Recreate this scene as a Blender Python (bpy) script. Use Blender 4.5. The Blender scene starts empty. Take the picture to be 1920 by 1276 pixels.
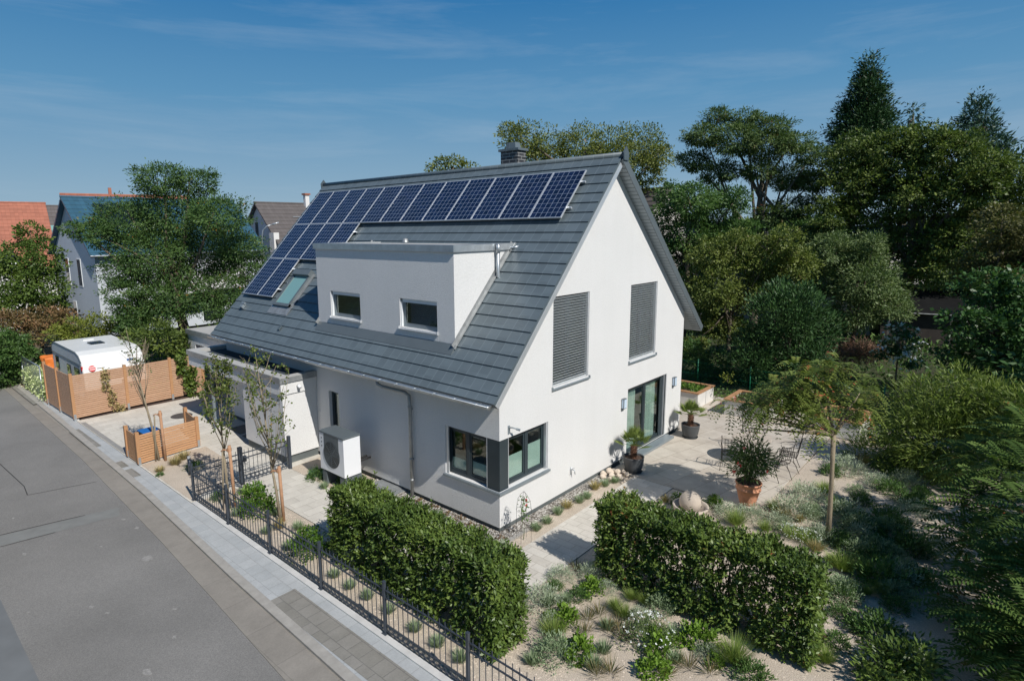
import bpy, math, random
import numpy as np
from mathutils import Vector, Matrix
from mathutils.geometry import tessellate_polygon
random.seed(7)
rng = np.random.default_rng(11)
S = bpy.context.scene
COL = S.collection
R = math.radians

# ---------------------------------------------------------------- camera, sky, sun, exposure
cam = bpy.data.cameras.new('camera'); co = bpy.data.objects.new('camera', cam); COL.objects.link(co)
yaw, pitch, roll = .8298, -.1661, -.0098
F_ = Vector((math.sin(yaw)*math.cos(pitch), math.cos(yaw)*math.cos(pitch), math.sin(pitch)))
R_ = Vector((math.cos(yaw), -math.sin(yaw), 0)); U_ = R_.cross(F_)
R2 = R_*math.cos(roll)+U_*math.sin(roll); U2 = -R_*math.sin(roll)+U_*math.cos(roll)
m = Matrix((R2, U2, -F_)).transposed().to_4x4(); m.translation = (-9.3773, -8.0365, 6.6636)
co.matrix_world = m
cam.sensor_fit = 'HORIZONTAL'; cam.sensor_width = 36; cam.lens = 1117.25/1920*36
cam.shift_x = 60.28/1920; cam.shift_y = -19.88/1920
cam.clip_end = 3000; cam.clip_start = .05
S.camera = co

SUN = Vector((-.205, -1, .97)).normalized()
w = bpy.data.worlds.new('World'); S.world = w; w.use_nodes = True
nt = w.node_tree; nt.nodes.clear()
def N(nt, t, **k):
    n = nt.nodes.new(t)
    for a, b in k.items():
        if a.startswith('i_'):
            n.inputs[a[2:].replace('_', ' ')].default_value = b
        else: setattr(n, a, b)
    return n
out = N(nt, 'ShaderNodeOutputWorld'); bg = N(nt, 'ShaderNodeBackground'); sky = N(nt, 'ShaderNodeTexSky')
sky.sky_type = 'NISHITA'; sky.sun_disc = False
sky.sun_elevation = math.asin(SUN.z); sky.sun_rotation = math.atan2(SUN.x, SUN.y)
sky.altitude = 300; sky.air_density = 1.0; sky.dust_density = .35; sky.ozone_density = 2.6
bg.inputs[1].default_value = .085
# thin cirrus streaks in the sky
tc = N(nt, 'ShaderNodeTexCoord'); mp = N(nt, 'ShaderNodeMapping'); mp.inputs['Rotation'].default_value = (0, R(8), R(-43)); mp.inputs['Scale'].default_value = (.9, 1.2, 9)
nz = N(nt, 'ShaderNodeTexNoise'); nz.inputs['Scale'].default_value = 2.2; nz.inputs['Detail'].default_value = 9; nz.inputs['Roughness'].default_value = .62; nz.inputs['Distortion'].default_value = .35
rp = N(nt, 'ShaderNodeValToRGB'); rp.color_ramp.elements[0].position = .48; rp.color_ramp.elements[1].position = .80; rp.color_ramp.elements[1].color = (.27,)*3+(1,)
mx = N(nt, 'ShaderNodeMix', data_type='RGBA'); mx.inputs['B'].default_value = (4.6, 5.6, 6.6, 1)
nt.links.new(tc.outputs['Generated'], mp.inputs[0]); nt.links.new(mp.outputs[0], nz.inputs[0]); nt.links.new(nz.outputs[0], rp.inputs[0])
sp_ = N(nt, 'ShaderNodeSeparateXYZ'); nt.links.new(tc.outputs['Generated'], sp_.inputs[0])
gr = N(nt, 'ShaderNodeValToRGB'); el = gr.color_ramp.elements           # clear late-summer blue by elevation
SKYC = [(0, (.275, .39, .48)), (.09, (.185, .32, .45)), (.2, (.09, .245, .42)), (.33, (.030, .16, .36)), (.42, (.009, .105, .285)), (1, (.008, .07, .2))]
while len(el) < len(SKYC): el.new(.5)
for i_, (p_, c_) in enumerate(SKYC): el[i_].position = p_; el[i_].color = c_+(1,)
nt.links.new(sp_.outputs[2], gr.inputs[0])
sc_ = N(nt, 'ShaderNodeVectorMath', operation='SCALE'); sc_.inputs['Scale'].default_value = 1/.085; nt.links.new(gr.outputs[0], sc_.inputs[0])
m2 = N(nt, 'ShaderNodeMix', data_type='RGBA'); m2.inputs[0].default_value = .97; nt.links.new(sky.outputs[0], m2.inputs['A']); nt.links.new(sc_.outputs[0], m2.inputs['B'])
nt.links.new(rp.outputs[0], mx.inputs[0]); nt.links.new(m2.outputs['Result'], mx.inputs['A']); nt.links.new(mx.outputs['Result'], bg.inputs[0]); nt.links.new(bg.outputs[0], out.inputs[0])
sl = bpy.data.lights.new('sun', 'SUN'); so = bpy.data.objects.new('sun', sl); COL.objects.link(so)
sl.energy = 4.0; sl.angle = R(.5); sl.color = (1, .965, .905)
so.rotation_euler = SUN.to_track_quat('Z', 'Y').to_euler()
S.view_settings.view_transform = 'Standard'; S.view_settings.look = 'None'; S.view_settings.gamma = 1
S.view_settings.use_curve_mapping = False; S.view_settings.exposure = 0.22
S.cycles.max_bounces = 7; S.cycles.diffuse_bounces = 3; S.cycles.glossy_bounces = 3; S.cycles.transmission_bounces = 4; S.cycles.transparent_max_bounces = 8
S.cycles.use_denoising = True
try: S.cycles.denoiser = 'OPENIMAGEDENOISE'
except Exception: pass

# ---------------------------------------------------------------- materials
MT = {}
def base(name):
    m = bpy.data.materials.new(name); m.use_nodes = True
    t = m.node_tree; b = t.nodes['Principled BSDF']; MT[name] = m
    return m, t, b
def noise(t, scale, detail=6, rough=.6, coord='Object', stretch=None):
    c = N(t, 'ShaderNodeTexCoord'); n = N(t, 'ShaderNodeTexNoise'); n.inputs['Scale'].default_value = scale
    n.inputs['Detail'].default_value = detail; n.inputs['Roughness'].default_value = rough
    if stretch:
        mp = N(t, 'ShaderNodeMapping'); mp.inputs['Scale'].default_value = stretch
        t.links.new(c.outputs[coord], mp.inputs[0]); t.links.new(mp.outputs[0], n.inputs[0])
    else: t.links.new(c.outputs[coord], n.inputs[0])
    return n
def ramp(t, src, stops):
    r = N(t, 'ShaderNodeValToRGB'); e = r.color_ramp.elements
    while len(e) < len(stops): e.new(.5)
    for i, (p, c) in enumerate(stops):
        e[i].position = p; e[i].color = tuple(c)+(1,) if len(c) == 3 else c
    t.links.new(src, r.inputs[0]); return r
def bump(t, b, src, strength, dist=.01):
    bm = N(t, 'ShaderNodeBump'); bm.inputs['Strength'].default_value = strength; bm.inputs['Distance'].default_value = dist
    t.links.new(src, bm.inputs['Height']); t.links.new(bm.outputs[0], b.inputs['Normal']); return bm
def mixc(t, fac, a, b, blend='MIX'):
    x = N(t, 'ShaderNodeMix', data_type='RGBA', blend_type=blend)
    for s, v in ((x.inputs[0], fac), (x.inputs['A'], a), (x.inputs['B'], b)):
        if isinstance(v, (int, float)): s.default_value = v
        elif isinstance(v, tuple): s.default_value = tuple(v)+(1,) if len(v) == 3 else v
        else: t.links.new(v, s)
    return x.outputs['Result']
def mul(c, k): return tuple(min(1, x*k) for x in c)
def plain(name, c, rough=.6, metal=0., var=.12, vscale=3., bscale=0, bstr=.2, bdist=.01, stretch=None, spec=.5):
    m, t, b = base(name)
    n = noise(t, vscale, stretch=stretch); r = ramp(t, n.outputs[0], [(.3, mul(c, 1-var)), (.7, mul(c, 1+var))])
    t.links.new(r.outputs[0], b.inputs['Base Color'])
    b.inputs['Roughness'].default_value = rough; b.inputs['Metallic'].default_value = metal; b.inputs['Specular IOR Level'].default_value = spec
    if bscale:
        n2 = noise(t, bscale, 4, .7); bump(t, b, n2.outputs[0], bstr, bdist)
    return m
def math_(t, op, a, b=None):
    x = N(t, 'ShaderNodeMath', operation=op)
    for i, v in enumerate((a, b)):
        if v is None: continue
        if isinstance(v, (int, float)): x.inputs[i].default_value = v
        else: t.links.new(v, x.inputs[i])
    return x.outputs[0]

plain('stucco', (.735, .728, .715), .9, var=.025, vscale=.7, bscale=42, bstr=.8, bdist=.018)
t_ = MT['stucco'].node_tree; b_ = t_.nodes['Principled BSDF']; n_ = noise(t_, .8, 8, .65, stretch=(3.5, 3.5, .35)); l_ = b_.inputs['Base Color'].links[0].from_socket
n3_ = noise(t_, 26, 4, .8); l_ = mixc(t_, 1., l_, ramp(t_, n3_.outputs[0], [(.35, (.93, .93, .93)), (.65, (1.03, 1.03, 1.03))]).outputs[0], 'MULTIPLY')
t_.links.new(mixc(t_, 1., l_, ramp(t_, n_.outputs[0], [(.38, (.986, .985, .982)), (.6, (1, 1, 1))]).outputs[0], 'MULTIPLY'), b_.inputs['Base Color'])
plain('stucco_grey', (.46, .44, .415), .9, var=.03, vscale=.7, bscale=60, bstr=.4, bdist=.01)
plain('plinth', (.11, .125, .125), .85, var=.15, bscale=30)
plain('zinc', (.50, .53, .55), .38, .75, var=.16, vscale=4)
plain('zinc_dull', (.36, .37, .37), .5, .55, var=.2, vscale=6)
plain('anthracite', (.035, .05, .058), .38, .1, var=.1)
plain('fence_metal', (.065, .078, .098), .42, .3, var=.12)
plain('sill_grey', (.27, .31, .335), .45, .4, var=.08)
plain('alu', (.62, .64, .66), .35, .5, var=.05)
plain('slat', (.68, .71, .72), .45, .3, var=.06)
plain('white_lacquer', (.76, .77, .79), .35, var=.02)
plain('pump_grey', (.11, .13, .14), .4, var=.06)
plain('fan_dark', (.03, .035, .038), .5, var=.1)
plain('bitumen', (.05, .062, .075), .85, var=.18, vscale=2, bscale=80)
plain('membrane', (.42, .41, .39), .8, var=.1, vscale=2)
plain('concrete', (.34, .32, .29), .9, var=.14, vscale=5, bscale=70, bstr=.3)
plain('concrete_pale', (.56, .55, .53), .9, var=.12, vscale=4, bscale=60, bstr=.25)
plain('planter_wall', (.66, .64, .60), .85, var=.05, bscale=50)
plain('terracotta', (.62, .29, .17), .75, var=.14, vscale=5, bscale=40)
plain('pot_grey', (.075, .08, .085), .5, var=.1)
plain('soil', (.075, .045, .032), .95, var=.4, vscale=14, bscale=25, bstr=.8, bdist=.03)
plain('bark', (.13, .105, .075), .9, var=.35, vscale=12, bscale=30, bstr=.8, bdist=.02, stretch=(1, 1, .25))
plain('bark_pale', (.27, .22, .15), .9, var=.3, vscale=14, bscale=30, bstr=.7, bdist=.015, stretch=(1, 1, .25))
plain('stake', (.42, .235, .135), .85, var=.2, vscale=8)
plain('rope', (.38, .2, .11), .95, var=.2, vscale=30)
plain('tarp', (.75, .20, .035), .6, var=.12)
plain('blue_plastic', (.02, .14, .42), .45, var=.08)
plain('green_plastic', (.02, .22, .13), .5, var=.1)
plain('green_metal', (.01, .15, .075), .5, var=.1)
plain('wrought', (.04, .035, .033), .5, .5, var=.2)
plain('boulder', (.62, .52, .42), .85, var=.22, vscale=5, bscale=14, bstr=.6, bdist=.03)
plain('sandstone', (.47, .40, .33), .9, var=.12, vscale=5, bscale=40, bstr=.35)
plain('house_grey', (.52, .55, .59), .9, var=.03)
plain('house_white', (.72, .70, .68), .9, var=.03)
plain('dark_wood', (.05, .04, .035), .8, var=.2)
plain('caravan_white', (.72, .72, .70), .32, var=.03, vscale=2)
plain('caravan_side', (.50, .53, .56), .45, var=.04)
plain('rubber', (.02, .02, .02), .8)
plain('logo_red', (.62, .03, .03), .5)
plain('flower_red', (.55, .015, .04), .7, var=.3)
plain('flower_white', (.85, .84, .80), .7, var=.05)
plain('curtain', (.66, .70, .68), .9, var=.05, vscale=6)
plain('interior', (.10, .09, .08), .9, var=.1)
plain('white_frame', (.74, .76, .77), .4, var=.02)
plain('lamp_glass', (.55, .66, .78), .25, var=.05)
plain('palm_trunk', (.17, .085, .05), .95, var=.4, vscale=30, bscale=30, bstr=1, bdist=.02)
plain('felt', (.012, .012, .012), .95, var=.2, spec=.1)
plain('manhole', (.10, .09, .085), .7, .3, var=.2, vscale=20)
plain('bench_grey', (.13, .12, .11), .8, var=.2)

# larch slats: warm streaked wood
def wood(name, a, b_, k=1.):
    m, t, b = base(name)
    n = noise(t, 3.2, 8, .7, stretch=(1.6, 1.6, 26)); r = ramp(t, n.outputs[0], [(.3, a), (.52, mul(a, 1.2)), (.75, b_)])
    t.links.new(r.outputs[0], b.inputs['Base Color']); b.inputs['Roughness'].default_value = .75
    bump(t, b, n.outputs[0], .3, .004)
wood('larch', (.42, .25, .155), (.64, .46, .32))
wood('larch_orange', (.44, .24, .12), (.66, .43, .25))
wood('larch_trim', (.36, .19, .09), (.55, .32, .17))

# glass
m, t, b = base('glass')
t.nodes.remove(b); mo = t.nodes['Material Output']
gl = N(t, 'ShaderNodeBsdfGlossy'); gl.inputs['Roughness'].default_value = .015; gl.inputs[0].default_value = (.9, .96, .95, 1)
tr = N(t, 'ShaderNodeBsdfTransparent'); tr.inputs[0].default_value = (.80, .87, .84, 1)
lw = N(t, 'ShaderNodeLayerWeight'); lw.inputs[0].default_value = .5; fr = N(t, 'ShaderNodeMath', operation='POWER'); t.links.new(lw.outputs['Facing'], fr.inputs[0]); fr.inputs[1].default_value = 4.
mr = N(t, 'ShaderNodeMapRange'); mr.inputs[3].default_value = .07; mr.inputs[4].default_value = .95
ms = N(t, 'ShaderNodeMixShader'); t.links.new(fr.outputs[0], mr.inputs[0]); t.links.new(mr.outputs[0], ms.inputs[0]); t.links.new(tr.outputs[0], ms.inputs[1]); t.links.new(gl.outputs[0], ms.inputs[2]); t.links.new(ms.outputs[0], mo.inputs[0])
m, t, b = base('dark_glass'); b.inputs['Base Color'].default_value = (.012, .018, .022, 1); b.inputs['Roughness'].default_value = .04; b.inputs['Specular IOR Level'].default_value = .8
m, t, b = base('sky_glass'); b.inputs['Base Color'].default_value = (.20, .36, .34, 1); b.inputs['Roughness'].default_value = .06; b.inputs['Specular IOR Level'].default_value = .8

# roof tiles: joints every 0.30 m along y, each tile a little different
def tile_mat(name, c, joint, axis=1, step=.30, course=.325, rough=.42, width=.014):
    m, t, b = base(name)
    tcn = N(t, 'ShaderNodeTexCoord'); sp = N(t, 'ShaderNodeSeparateXYZ'); t.links.new(tcn.outputs['Object'], sp.inputs[0])
    y = math_(t, 'DIVIDE', sp.outputs[axis], step); fy = math_(t, 'FRACT', y); line = math_(t, 'LESS_THAN', fy, width/step)
    iy = math_(t, 'FLOOR', y); iz = math_(t, 'FLOOR', math_(t, 'DIVIDE', sp.outputs[2], course*.732))
    cb = N(t, 'ShaderNodeCombineXYZ'); t.links.new(iy, cb.inputs[0]); t.links.new(iz, cb.inputs[1])
    wn = N(t, 'ShaderNodeTexWhiteNoise'); t.links.new(cb.outputs[0], wn.inputs[0])
    r = ramp(t, wn.outputs[0], [(0, mul(c, .86)), (1, mul(c, 1.14))])
    nz = noise(t, 1.1, 5); col = mixc(t, .35, r.outputs[0], ramp(t, nz.outputs[0], [(.3, mul(c, .8)), (.7, mul(c, 1.25))]).outputs[0])
    col = mixc(t, line, col, joint)
    t.links.new(col, b.inputs['Base Color']); b.inputs['Roughness'].default_value = rough; b.inputs['Specular IOR Level'].default_value = .45
    n2 = noise(t, 90, 3); bump(t, b, n2.outputs[0], .12, .004)
tile_mat('roof_tile', (.112, .140, .155), (.175, .208, .224))  # lighter joint colour puts the glint along the tile edges into the material
tile_mat('blue_tile', (.040, .105, .155), (.03, .07, .11), axis=0, rough=.35)
tile_mat('red_tile', (.36, .135, .085), (.24, .09, .055), axis=0, rough=.7)
tile_mat('brown_tile', (.115, .10, .095), (.07, .06, .055), axis=0, rough=.65)
plain('tile_edge', (.085, .11, .125), .5, var=.1)

# photovoltaic cells (object coordinates: x across 0..1, y down the slope 0..1.65)
m, t, b = base('pv_cells')
tcn = N(t, 'ShaderNodeTexCoord'); sp = N(t, 'ShaderNodeSeparateXYZ'); t.links.new(tcn.outputs['Object'], sp.inputs[0])
cx = math_(t, 'MULTIPLY', math_(t, 'SUBTRACT', sp.outputs[0], .02), 6/.96); cy = math_(t, 'MULTIPLY', math_(t, 'SUBTRACT', sp.outputs[1], .02), 10/1.61)
def gridline(v, wd):
    f = math_(t, 'FRACT', v); a = math_(t, 'ABSOLUTE', math_(t, 'SUBTRACT', f, .5)); return math_(t, 'GREATER_THAN', a, .5-wd)
ln = math_(t, 'MAXIMUM', gridline(cx, .032), gridline(cy, .022))
cb = N(t, 'ShaderNodeCombineXYZ'); t.links.new(math_(t, 'FLOOR', cx), cb.inputs[0]); t.links.new(math_(t, 'FLOOR', cy), cb.inputs[1])
oi = N(t, 'ShaderNodeObjectInfo'); t.links.new(oi.outputs['Random'], cb.inputs[2])
wn = N(t, 'ShaderNodeTexWhiteNoise'); t.links.new(cb.outputs[0], wn.inputs[0])
r = ramp(t, wn.outputs[0], [(0, (.006, .011, .034)), (1, (.011, .021, .062))])
vo = N(t, 'ShaderNodeTexVoronoi'); vo.inputs['Scale'].default_value = 26; t.links.new(tcn.outputs['Object'], vo.inputs[0])
c2 = mixc(t, .3, r.outputs[0], vo.outputs['Color'], 'MULTIPLY')
c3 = mixc(t, ln, c2, (.27, .32, .41)); t.links.new(c3, b.inputs['Base Color']); b.inputs['Roughness'].default_value = .12; b.inputs['Specular IOR Level'].default_value = .5

# asphalt, paving, sand, gravel
m, t, b = base('asphalt')
n1 = noise(t, .35, 6, .6); n2 = noise(t, 70, 3, .8); n3 = noise(t, 1.7, 8, .7)
c = ramp(t, n1.outputs[0], [(.3, (.165, .160, .151)), (.7, (.228, .220, .208))]).outputs[0]
c = mixc(t, .75, c, ramp(t, n2.outputs[0], [(.36, (.32, .32, .32)), (.66, (.70, .69, .68))]).outputs[0], 'OVERLAY')
c = mixc(t, ramp(t, n3.outputs[0], [(.66, (0, 0, 0)), (.78, (.35, .35, .35))]).outputs[0], c, (.34, .33, .31))
t.links.new(c, b.inputs['Base Color']); b.inputs['Roughness'].default_value = .92; bump(t, b, n2.outputs[0], .5, .008)
plain('asphalt_dark', (.15, .158, .162), .9, var=.12, vscale=1.5, bscale=80, bstr=.5)
plain('asphalt_light', (.195, .197, .187), .9, var=.1, vscale=3, bscale=80, bstr=.4)
plain('crack', (.03, .03, .03), .95)
plain('chalk', (.27, .26, .245), .95, var=.3, vscale=25)
def pavers(name, a, b_, mortar, w_, h_, rot=0, ms_=.006, off=.5, nstr=.35, var2=.16, bias=0):
    m, t, b = base(name)
    tcn = N(t, 'ShaderNodeTexCoord'); mp = N(t, 'ShaderNodeMapping'); mp.inputs['Rotation'].default_value = (0, 0, R(rot)); t.links.new(tcn.outputs['Object'], mp.inputs[0])
    br = N(t, 'ShaderNodeTexBrick'); br.inputs['Scale'].default_value = 1; br.inputs['Brick Width'].default_value = w_; br.inputs['Row Height'].default_value = h_
    br.inputs['Mortar Size'].default_value = ms_; br.inputs['Color1'].default_value = a+(1,); br.inputs['Color2'].default_value = b_+(1,); br.inputs['Mortar'].default_value = mortar+(1,); br.offset = off
    br.inputs['Mortar Smooth'].default_value = .2; br.inputs['Bias'].default_value = bias
    t.links.new(mp.outputs[0], br.inputs[0])
    n = noise(t, 2.2, 8, .65); n2 = noise(t, 40, 4, .7)
    c = mixc(t, nstr, br.outputs[0], ramp(t, n.outputs[0], [(.3, mul(a, 1-var2)), (.7, mul(b_, 1+var2))]).outputs[0])
    c = mixc(t, .3, c, ramp(t, n2.outputs[0], [(.35, (.38,)*3), (.65, (.62,)*3)]).outputs[0], 'OVERLAY')
    t.links.new(c, b.inputs['Base Color']); b.inputs['Roughness'].default_value = .85; b.inputs['Specular IOR Level'].default_value = .3
    bump(t, b, math_(t, 'SUBTRACT', 1., br.outputs['Fac']), .5, .004)
pavers('path_pavers', (.50, .46, .40), (.62, .58, .515), (.30, .26, .21), .45, .225, 0)
pavers('path_pavers_r', (.50, .46, .40), (.62, .58, .515), (.30, .26, .21), .45, .225, 90)
pavers('drive_pavers', (.51, .475, .415), (.63, .59, .52), (.33, .29, .24), .60, .30, 0)
pavers('terrace_slabs', (.42, .36, .295), (.57, .515, .44), (.24, .19, .145), .9, .6, 12, .010, .37, .45, .14)
pavers('gutter_slabs', (.235, .215, .188), (.265, .242, .212), (.17, .155, .135), 1.0, .9, 90, .009, 0, .55)
pavers('walk_slabs', (.36, .375, .38), (.42, .43, .43), (.25, .25, .24), .32, .30, 90, .005, .5, .4)
pavers('walk_dark', (.20, .19, .165), (.27, .255, .23), (.13, .125, .115), .30, .30, 90, .008, .5, .4)
pavers('red_pavers', (.30, .20, .17), (.38, .28, .24), (.15, .12, .1), .22, .11, 90, .006, .5, .4)
m, t, b = base('sand')
n1 = noise(t, .9, 6); n2 = noise(t, 55, 3, .8); n3 = noise(t, 160, 2, .8)
c = ramp(t, n1.outputs[0], [(.3, (.47, .39, .305)), (.7, (.57, .485, .39))]).outputs[0]
c = mixc(t, .8, c, ramp(t, n2.outputs[0], [(.36, (.33,)*3), (.64, (.66,)*3)]).outputs[0], 'OVERLAY')
c = mixc(t, .5, c, ramp(t, n3.outputs[0], [(.36, (.3,)*3), (.64, (.7,)*3)]).outputs[0], 'OVERLAY')
t.links.new(c, b.inputs['Base Color']); b.inputs['Roughness'].default_value = .95; bump(t, b, n2.outputs[0], .7, .02)
m, t, b = base('pebbles')
tcn = N(t, 'ShaderNodeTexCoord'); vo = N(t, 'ShaderNodeTexVoronoi'); vo.inputs['Scale'].default_value = 24; t.links.new(tcn.outputs['Object'], vo.inputs[0])
sepc = N(t, 'ShaderNodeSeparateColor'); t.links.new(vo.outputs['Color'], sepc.inputs[0])
c = ramp(t, sepc.outputs[0], [(0, (.22, .19, .16)), (.5, (.42, .39, .35)), (1, (.66, .63, .58))]).outputs[0]
dk = ramp(t, vo.outputs['Distance'], [(.45, (1, 1, 1)), (.75, (.25, .23, .2))]).outputs[0]
t.links.new(mixc(t, 1., c, dk, 'MULTIPLY'), b.inputs['Base Color']); b.inputs['Roughness'].default_value = .8
bump(t, b, math_(t, 'SUBTRACT', 1., vo.outputs['Distance']), 1, .03)
m, t, b = base('ground')
n1 = noise(t, .25, 8); n2 = noise(t, 6, 6, .8)
c = ramp(t, n1.outputs[0], [(.35, (.045, .04, .02)), (.65, (.05, .07, .02))]).outputs[0]
c = mixc(t, .6, c, ramp(t, n2.outputs[0], [(.35, (.3,)*3), (.65, (.7,)*3)]).outputs[0], 'OVERLAY'); t.links.new(c, b.inputs['Base Color']); b.inputs['Roughness'].default_value = 1; bump(t, b, n2.outputs[0], .8, .1)
m, t, b = base('chimney_brick')
tcn = N(t, 'ShaderNodeTexCoord'); mp = N(t, 'ShaderNodeMapping'); mp.inputs['Rotation'].default_value = (R(90), 0, 0)
sp = N(t, 'ShaderNodeSeparateXYZ'); t.links.new(tcn.outputs['Object'], sp.inputs[0]); cb = N(t, 'ShaderNodeCombineXYZ')
t.links.new(math_(t, 'ADD', sp.outputs[0], sp.outputs[1]), cb.inputs[0]); t.links.new(sp.outputs[2], cb.inputs[1])
br = N(t, 'ShaderNodeTexBrick'); br.inputs['Scale'].default_value = 1; br.inputs['Brick Width'].default_value = .26; br.inputs['Row Height'].default_value = .095; br.inputs['Mortar Size'].default_value = .009
br.inputs['Color1'].default_value = (.035, .035, .038, 1); br.inputs['Color2'].default_value = (.065, .065, .07, 1); br.inputs['Mortar'].default_value = (.30, .30, .29, 1)
t.links.new(cb.outputs[0], br.inputs[0]); t.links.new(br.outputs[0], b.inputs['Base Color']); b.inputs['Roughness'].default_value = .6

# foliage: colour varies per clump (face attribute 'var'), leaves are a little translucent
LEAFK = 1.75
def leafm(name, stops, rough=.5, trans=.28, spec=.35):
    m, t, b = base(name)
    at = N(t, 'ShaderNodeAttribute'); at.attribute_name = 'var'
    oi = N(t, 'ShaderNodeObjectInfo')
    v = math_(t, 'ADD', at.outputs['Fac'], math_(t, 'MULTIPLY', math_(t, 'SUBTRACT', oi.outputs['Random'], .5), .12))
    nb = [s for s in stops if not isinstance(s[0], tuple)]; sp2 = [s for s in stops if isinstance(s[0], tuple)]; top = min([s[1] for s in sp2], default=1.); top = .97 if sp2 and top >= 1 else top
    st = [((top-.012 if sp2 else 1.)*i/(len(nb)-1), mul(s, LEAFK)) for i, s in enumerate(nb)]+[(max(s[1]-(.02 if s[1] >= 1 and len(sp2) == 1 else 0), 0), s[0]) for s in sp2]
    r = ramp(t, v, st)
    t.links.new(r.outputs[0], b.inputs['Base Color']); b.inputs['Roughness'].default_value = rough; b.inputs['Specular IOR Level'].default_value = spec
    tl = N(t, 'ShaderNodeBsdfTranslucent'); c = mixc(t, 1., r.outputs[0], (.85, 1.0, .5), 'MULTIPLY'); t.links.new(c, tl.inputs[0])
    ms = N(t, 'ShaderNodeMixShader'); ms.inputs[0].default_value = trans
    t.links.new(b.outputs[0], ms.inputs[1]); t.links.new(tl.outputs[0], ms.inputs[2]); t.links.new(ms.outputs[0], t.nodes['Material Output'].inputs[0])
leafm('lf_robinia', [(.030, .058, .018), (.045, .085, .024), (.070, .115, .028), ((.20, .16, .03), .985), ((.30, .13, .02), 1.)])
leafm('lf_green', [(.040, .068, .014), (.062, .098, .018), (.10, .135, .024)])
leafm('lf_walnut', [(.06, .075, .018), (.095, .115, .026), (.14, .15, .04), ((.24, .15, .04), 1.)])
leafm('lf_ailanthus', [(.034, .060, .020), (.056, .088, .026), (.085, .118, .036), ((.13, .13, .03), .96), ((.40, .10, .03), 1.)])
leafm('lf_mid', [(.030, .065, .018), (.050, .095, .024), (.085, .14, .035)])
leafm('lf_loose', [(.055, .075, .018), (.085, .11, .024), (.13, .15, .035), ((.16, .12, .05), 1.)])
leafm('lf_greygreen', [(.055, .085, .030), (.085, .12, .045), (.12, .15, .055)])
leafm('lf_yew', [(.016, .040, .014), (.028, .062, .018), (.040, .080, .022)], trans=.1)
leafm('lf_sequoia', [(.012, .032, .012), (.020, .048, .016), (.032, .062, .020), ((.08, .045, .02), 1.)], trans=.1)
leafm('lf_spruce', [(.020, .045, .030), (.032, .065, .042), (.045, .085, .055)], trans=.1)
leafm('lf_dark', [(.032, .050, .012), (.066, .094, .020), (.125, .155, .032), ((.12, .16, .03), 1.)])
leafm('lf_olive', [(.045, .048, .016), (.068, .068, .022), (.095, .09, .028)])
leafm('lf_viburnum', [(.018, .045, .014), (.034, .075, .022), (.060, .11, .032)], .4)
leafm('lf_bamboo', [(.052, .076, .014), (.088, .122, .022), (.14, .175, .038)])
leafm('lf_sumac', [(.026, .050, .011), (.046, .078, .017), (.080, .118, .028), ((.13, .17, .035), .93), ((.38, .05, .02), 1.)], .6, .28, .2)
leafm('lf_hedge', [(.034, .058, .012), (.063, .098, .019), (.115, .155, .034), ((.12, .17, .04), .96), ((.30, .07, .03), 1.)], .42, .2, .42)
leafm('lf_russet', [(.06, .06, .02), (.13, .09, .04), (.20, .11, .06)])
leafm('lf_gold', [(.08, .10, .018), (.13, .15, .025), (.17, .19, .04)])
leafm('lf_variegated', [(.16, .22, .08), (.33, .38, .18), (.52, .54, .32)])
leafm('lf_silver', [(.13, .16, .10), (.20, .235, .16), (.29, .32, .24)], .8, .15)
leafm('lf_lavender', [(.09, .13, .065), (.14, .185, .10), (.20, .24, .15)], .8, .15)
leafm('lf_lime', [(.055, .10, .012), (.090, .155, .018), (.13, .205, .030)])
leafm('lf_bright', [(.028, .065, .010), (.055, .11, .014), (.11, .17, .025)])
leafm('lf_grass', [(.075, .12, .022), (.13, .18, .04), (.20, .23, .07)])
leafm('lf_dry', [(.13, .12, .05), (.22, .18, .08), (.32, .25, .12)])
leafm('lf_lily', [(.04, .055, .02), (.09, .09, .035), (.16, .11, .05)])
leafm('lf_succ', [(.10, .055, .035), (.14, .085, .05), (.12, .12, .05)])
leafm('lf_oleander', [(.034, .062, .018), (.055, .092, .026), (.085, .125, .04)])
leafm('lf_palm', [(.055, .08, .02), (.10, .13, .03), (.16, .19, .055)])
leafm('lf_silk', [(.05, .075, .018), (.085, .115, .024), (.13, .15, .035), ((.30, .16, .05), .97), ((.45, .12, .06), 1.)])
leafm('lf_street', [(.045, .065, .014), (.07, .095, .02), (.11, .13, .03), ((.32, .26, .04), .92), ((.36, .17, .03), 1.)], trans=.35)
leafm('lf_bronze', [(.12, .06, .04), (.17, .095, .065), (.22, .13, .09)])
leafm('petal_white', [(.75, .72, .66), (.85, .84, .80)])
leafm('petal_red', [(.55, .01, .02), (.7, .05, .07)])
leafm('petal_pink', [(.65, .08, .10), (.75, .28, .25)])

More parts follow.
